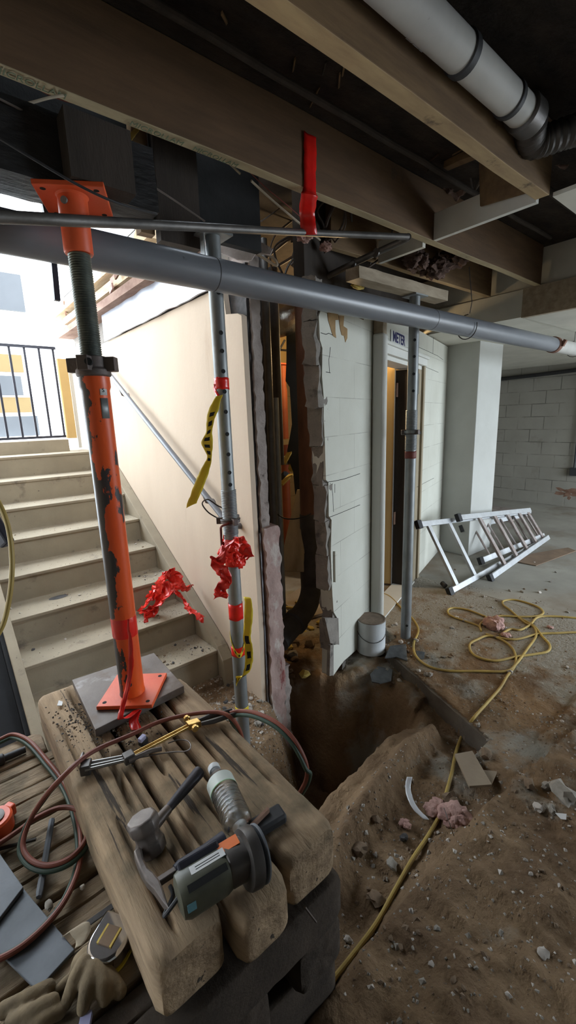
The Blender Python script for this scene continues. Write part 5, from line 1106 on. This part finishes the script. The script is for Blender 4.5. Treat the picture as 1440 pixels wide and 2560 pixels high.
# left side things on the lower boards
def lflat(px,z,th,mat,label,cat_,name):
    return tag(MB().prism([at(x,y,z) for x,y in px],(0,0,th)).build(name,mat,smooth=False,bevel=.0015),label,cat_)
lflat([(-60,2240),(58,2225),(188,2380),(94,2483),(-60,2330)],.462,.008,'steelblue','grey steel plate lying under the red hose near the leather glove','plate','steel_offcut')
lflat([(-80,2060),(0,2140),(60,2226),(-10,2318),(-100,2360)],.4715,.010,'steelblue','grey steel plate at the left edge, overlapping the longer plate','plate','steel_offcut')
lflat([(318,2232),(330,2240),(205,2330),(192,2322)],.462,.003,'rub4','thin black flat strip on the lower boards above the tape measure','strip','black_strip')
cb=thing('hex_chisel',lp(112,2145,.008),'grey hexagonal chisel bar lying on the lower boards inside the hose loop','chisel')
mb=MB(); octo(mb,lp(130,2050,.008),(lp(97,2243,.008)-lp(130,2050,.008)).normalized(),[(.0075,0),(.0078,(lp(97,2243,.008)-lp(130,2050,.008)).length-.01),(.0060,(lp(97,2243,.008)-lp(130,2050,.008)).length)],6); mb.build('shaft','steelblue',cb,smooth=False)
tag(MB().bar(lp(0,2122,.006),lp(90,2098,.006),.006,.006).build('thin_steel_rod','dkmetal',smooth=False),'thin steel rod between the orange reel and the chisel','rod')
fl=thing('black_flashlight',lp(20,1885,.012),'black torch tube at the left edge under the hose','flashlight')
MB().tube([lp(-50,1922,.016),lp(8,1897,.016),lp(12,1895,.014),lp(64,1873,.014)],[.018,.017,.011,.010],14).build('barrel','rubber',fl)
cr_=thing('orange_chalk_reel',lp(0,2055,.02),'orange hand reel cut off by the left edge of the photo','reel')
c=lp(-14,2062,.024); MB().lathe(c-V((0,0,.024)),(0,0,1),[(.040,0),(.043,.004),(.043,.040),(.038,.045)],28).build('case','orangeplastic',cr_); MB().lathe(c+V((0,0,.021)),(0,0,1),[(.026,0),(.026,.003),(.022,.004)],24).build('hub','dkmetal',cr_)
MB().obox(lp(18,2030,.02),(1,.6,0),(-.6,1,0),(0,0,1),.018,.013,.016).build('spout','orangeplastic',cr_,bevel=.004,smooth=False)
# tape measure
tm=thing('tape_measure',lp(280,2352,.0),'chrome tape measure with a yellow base lying on the lower boards by the glove','tape measure')
a0=lp(300,2318,.022); a1=lp(258,2392,.022); td=(a1-a0).normalized(); ts=V((0,0,1)).cross(td).normalized(); cm=(a0+a1)/2
def dshape(r,l):
    r*=1.2; l*=1.2
    pts=[cm-td*l+ts*r,cm-td*l-ts*r]
    for k in range(13): a=-pi/2+pi*k/12; pts.append(cm+td*(l*.25)+td*cos(a)*r+ts*sin(a)*r)
    return pts
MB().prism([p+V((0,0,-.020)) for p in dshape(.033,.033)],(0,0,.005)).build('yellow_base','yellow',tm,smooth=False)
MB().prism([p+V((0,0,-.015)) for p in dshape(.032,.032)],(0,0,.036)).build('chrome_case','chrome',tm,bevel=.006,ang=50)
MB().obox(cm+td*.004+V((0,0,.0222)),td,ts,(0,0,1),.017,.012,.0012).build('face_label','cardboard',tm,smooth=False)
MB().obox(cm+td*.004+ts*.0145+V((0,0,.0224)),td,ts,(0,0,1),.017,.002,.001).obox(cm+td*.004-ts*.0145+V((0,0,.0224)),td,ts,(0,0,1),.017,.002,.001).build('label_band','insul3',tm,smooth=False)
MB().obox(cm-td*.036-ts*.024,td,ts,(0,0,1),.006,.008,.010).build('tape_hook','chrome',tm,bevel=.002,smooth=False)
# leather glove
gl=MB()
def fing(pts,r): gl.tube(cat([at(*p) for p in pts],5),[r[0]+(r[1]-r[0])*i/(5*(len(pts)-1)) for i in range(5*(len(pts)-1)+1)],10); gl.ball(at(*pts[-1]),r[1]*1.02,2)
fing([(215,2405,.49),(192,2440,.500),(178,2475,.49),(165,2510,.474)],(.016,.011))
fing([(230,2420,.492),(218,2470,.497),(208,2520,.478)],(.017,.012))
fing([(240,2425,.49),(255,2465,.49),(262,2495,.475)],(.017,.013))
fing([(245,2420,.482),(272,2440,.48),(300,2478,.470)],(.015,.013))
fing([(205,2425,.475),(165,2455,.472),(140,2480,.466)],(.011,.008))
gl.ball(at(215,2400,.482),(.030,.022,.016),3,.35,3,2); gl.ball(at(232,2432,.484),(.032,.026,.018),3,.35,3,5)
go=gl.build('leather_glove','leather',remesh=.0035); tag(go,'crumpled tan leather work glove beside the chrome tape measure','glove')
g2=MB()
def f2(pts,r): g2.tube(cat([at(*p) for p in pts],5),r,10); g2.ball(at(*pts[-1]),r,2)
f2([(20,2560,.475),(80,2530,.485),(130,2505,.48)],.014); f2([(0,2530,.475),(60,2500,.48),(120,2470,.475)],.014); f2([(60,2570,.475),(110,2545,.48),(150,2530,.472)],.012)
tag(g2.build('leather_glove','leather',remesh=.0035),'second leather glove, mostly cut off at the bottom left corner','glove')
lg=[(176,2330,.475),(198,2318,.485),(205,2340,.48),(195,2368,.472)]
tag(MB().ribbon([at(*p) for p in lg],[.03,.04,.03,.012],[V((1,-.3,.3))]*4,6,crump=.006).build('curled_paper','paleboard',solid=.002),'curled pale scrap standing between the steel plate and the tape measure','scrap')
tag(MB().ball(at(122,2262,.472),(.008,.013,.008),2,.3,3,4).build('pale_pebble','rub1'),'pale pebble on the lower boards beside the red hose','pebble')
tag(MB().ball(at(206,2218,.468),(.006,.006,.005),2,.3,3,6).build('pale_pebble','rub3'),'tiny pale pebble between the hose and the top timber','pebble')
tag(MB().bar(at(200,2556,.47),at(228,2548,.47),.02,.012).build('teal_tool','bluecap',smooth=False),'sliver of a teal tool at the bottom edge beside the glove','tool')
# yellow cord hanging at the left edge and dark clamp
tag(MB().tube(cat([atd(x,y,.75) for x,y in ((-12,1240),(12,1290),(26,1350),(30,1420),(24,1490),(8,1560),(-20,1610))],8),.0042,10).build('hanging_yellow_cord','cord'),'yellow cord hanging in a curve at the left edge of the photo','cord')
tag(MB().bar(atd(-25,1290,.80),atd(20,1362,.80),.018,.025).build('dark_clamp','railblack',bevel=.004,smooth=False),'dark metal clamp at the left edge beside the hanging yellow cord','clamp')
# red flagging on the stairs
mb=MB(); 
def rb(pts,w,seed,dirs=None): mb.ribbon([at(*p) for p in pts],w,dirs or [V((.6,-.2,.6))]*len(pts),9,crump=.020,seed=seed,wn=6)
rb([(352,1520,.36),(375,1500,.44),(400,1460,.54),(418,1432,.60),(440,1445,.56),(455,1470,.50),(478,1470,.46)],[.06,.08,.09,.07,.09,.05,.03],1)
rb([(360,1545,.36),(385,1520,.38),(410,1480,.50),(430,1470,.52),(460,1468,.50)],[.05,.07,.09,.08,.04],2,[V((.2,.6,.6))]*5)
rb([(352,1530,.36),(380,1522,.37),(398,1512,.42),(430,1485,.5)],[.05,.06,.08,.06],3,[V((.7,.6,.1))]*4)
rb([(415,1432,.62),(408,1440,.60),(395,1470,.52),(370,1500,.42)],[.04,.06,.08,.06],5,[V((0,.9,.4))]*4)
rb([(440,1480,.46),(462,1505,.40),(482,1530,.36),(508,1550,.33)],[.03,.02,.035,.05],4,[V((.7,.3,.5))]*4)
tag(mb.build('red_flagging_tape','redthin',solid=.0008,ang=14),'heap of crumpled red flagging tape on the steps beside the tan wall','tape')
# ------------------------------------------------------------------ light
w=bpy.data.worlds.new('world'); SC.world=w; w.use_nodes=True; bg=w.node_tree.nodes['Background']; bg.inputs['Color'].default_value=(.80,.90,1.,1); bg.inputs['Strength'].default_value=WORLD
def portal(name,loc,rot,sx,sy):
    l=bpy.data.lights.new(name,'AREA'); l.shape='RECTANGLE'; l.size=sx; l.size_y=sy; l.cycles.is_portal=True; l.energy=1
    o=bpy.data.objects.new(name,l); COL.objects.link(o); o.location=loc; o.rotation_euler=rot
portal('opening_stairs',(.1,3.92,2.25),(radians(-90),0,0),2.2,1.9)
portal('opening_garage',(5.8,-2.15,1.1),(radians(90),0,0),3.6,2.2)
l=bpy.data.lights.new('work_light','POINT'); l.energy=ROOM; l.color=(1,.70,.36); l.shadow_soft_size=.08
o=bpy.data.objects.new('work_light',l); COL.objects.link(o); o.location=(2.75,2.55,2.0)
sc=SC.view_settings; sc.view_transform='Standard'; sc.look='None'; sc.gamma=1; sc.exposure=EXPO
SC.cycles.max_bounces=10; SC.cycles.diffuse_bounces=6; SC.cycles.transmission_bounces=8; SC.cycles.sample_clamp_indirect=6; SC.cycles.use_denoising=True
for o in bpy.data.objects:
    for k in ('_o','_r'):
        if k in o: del o[k]
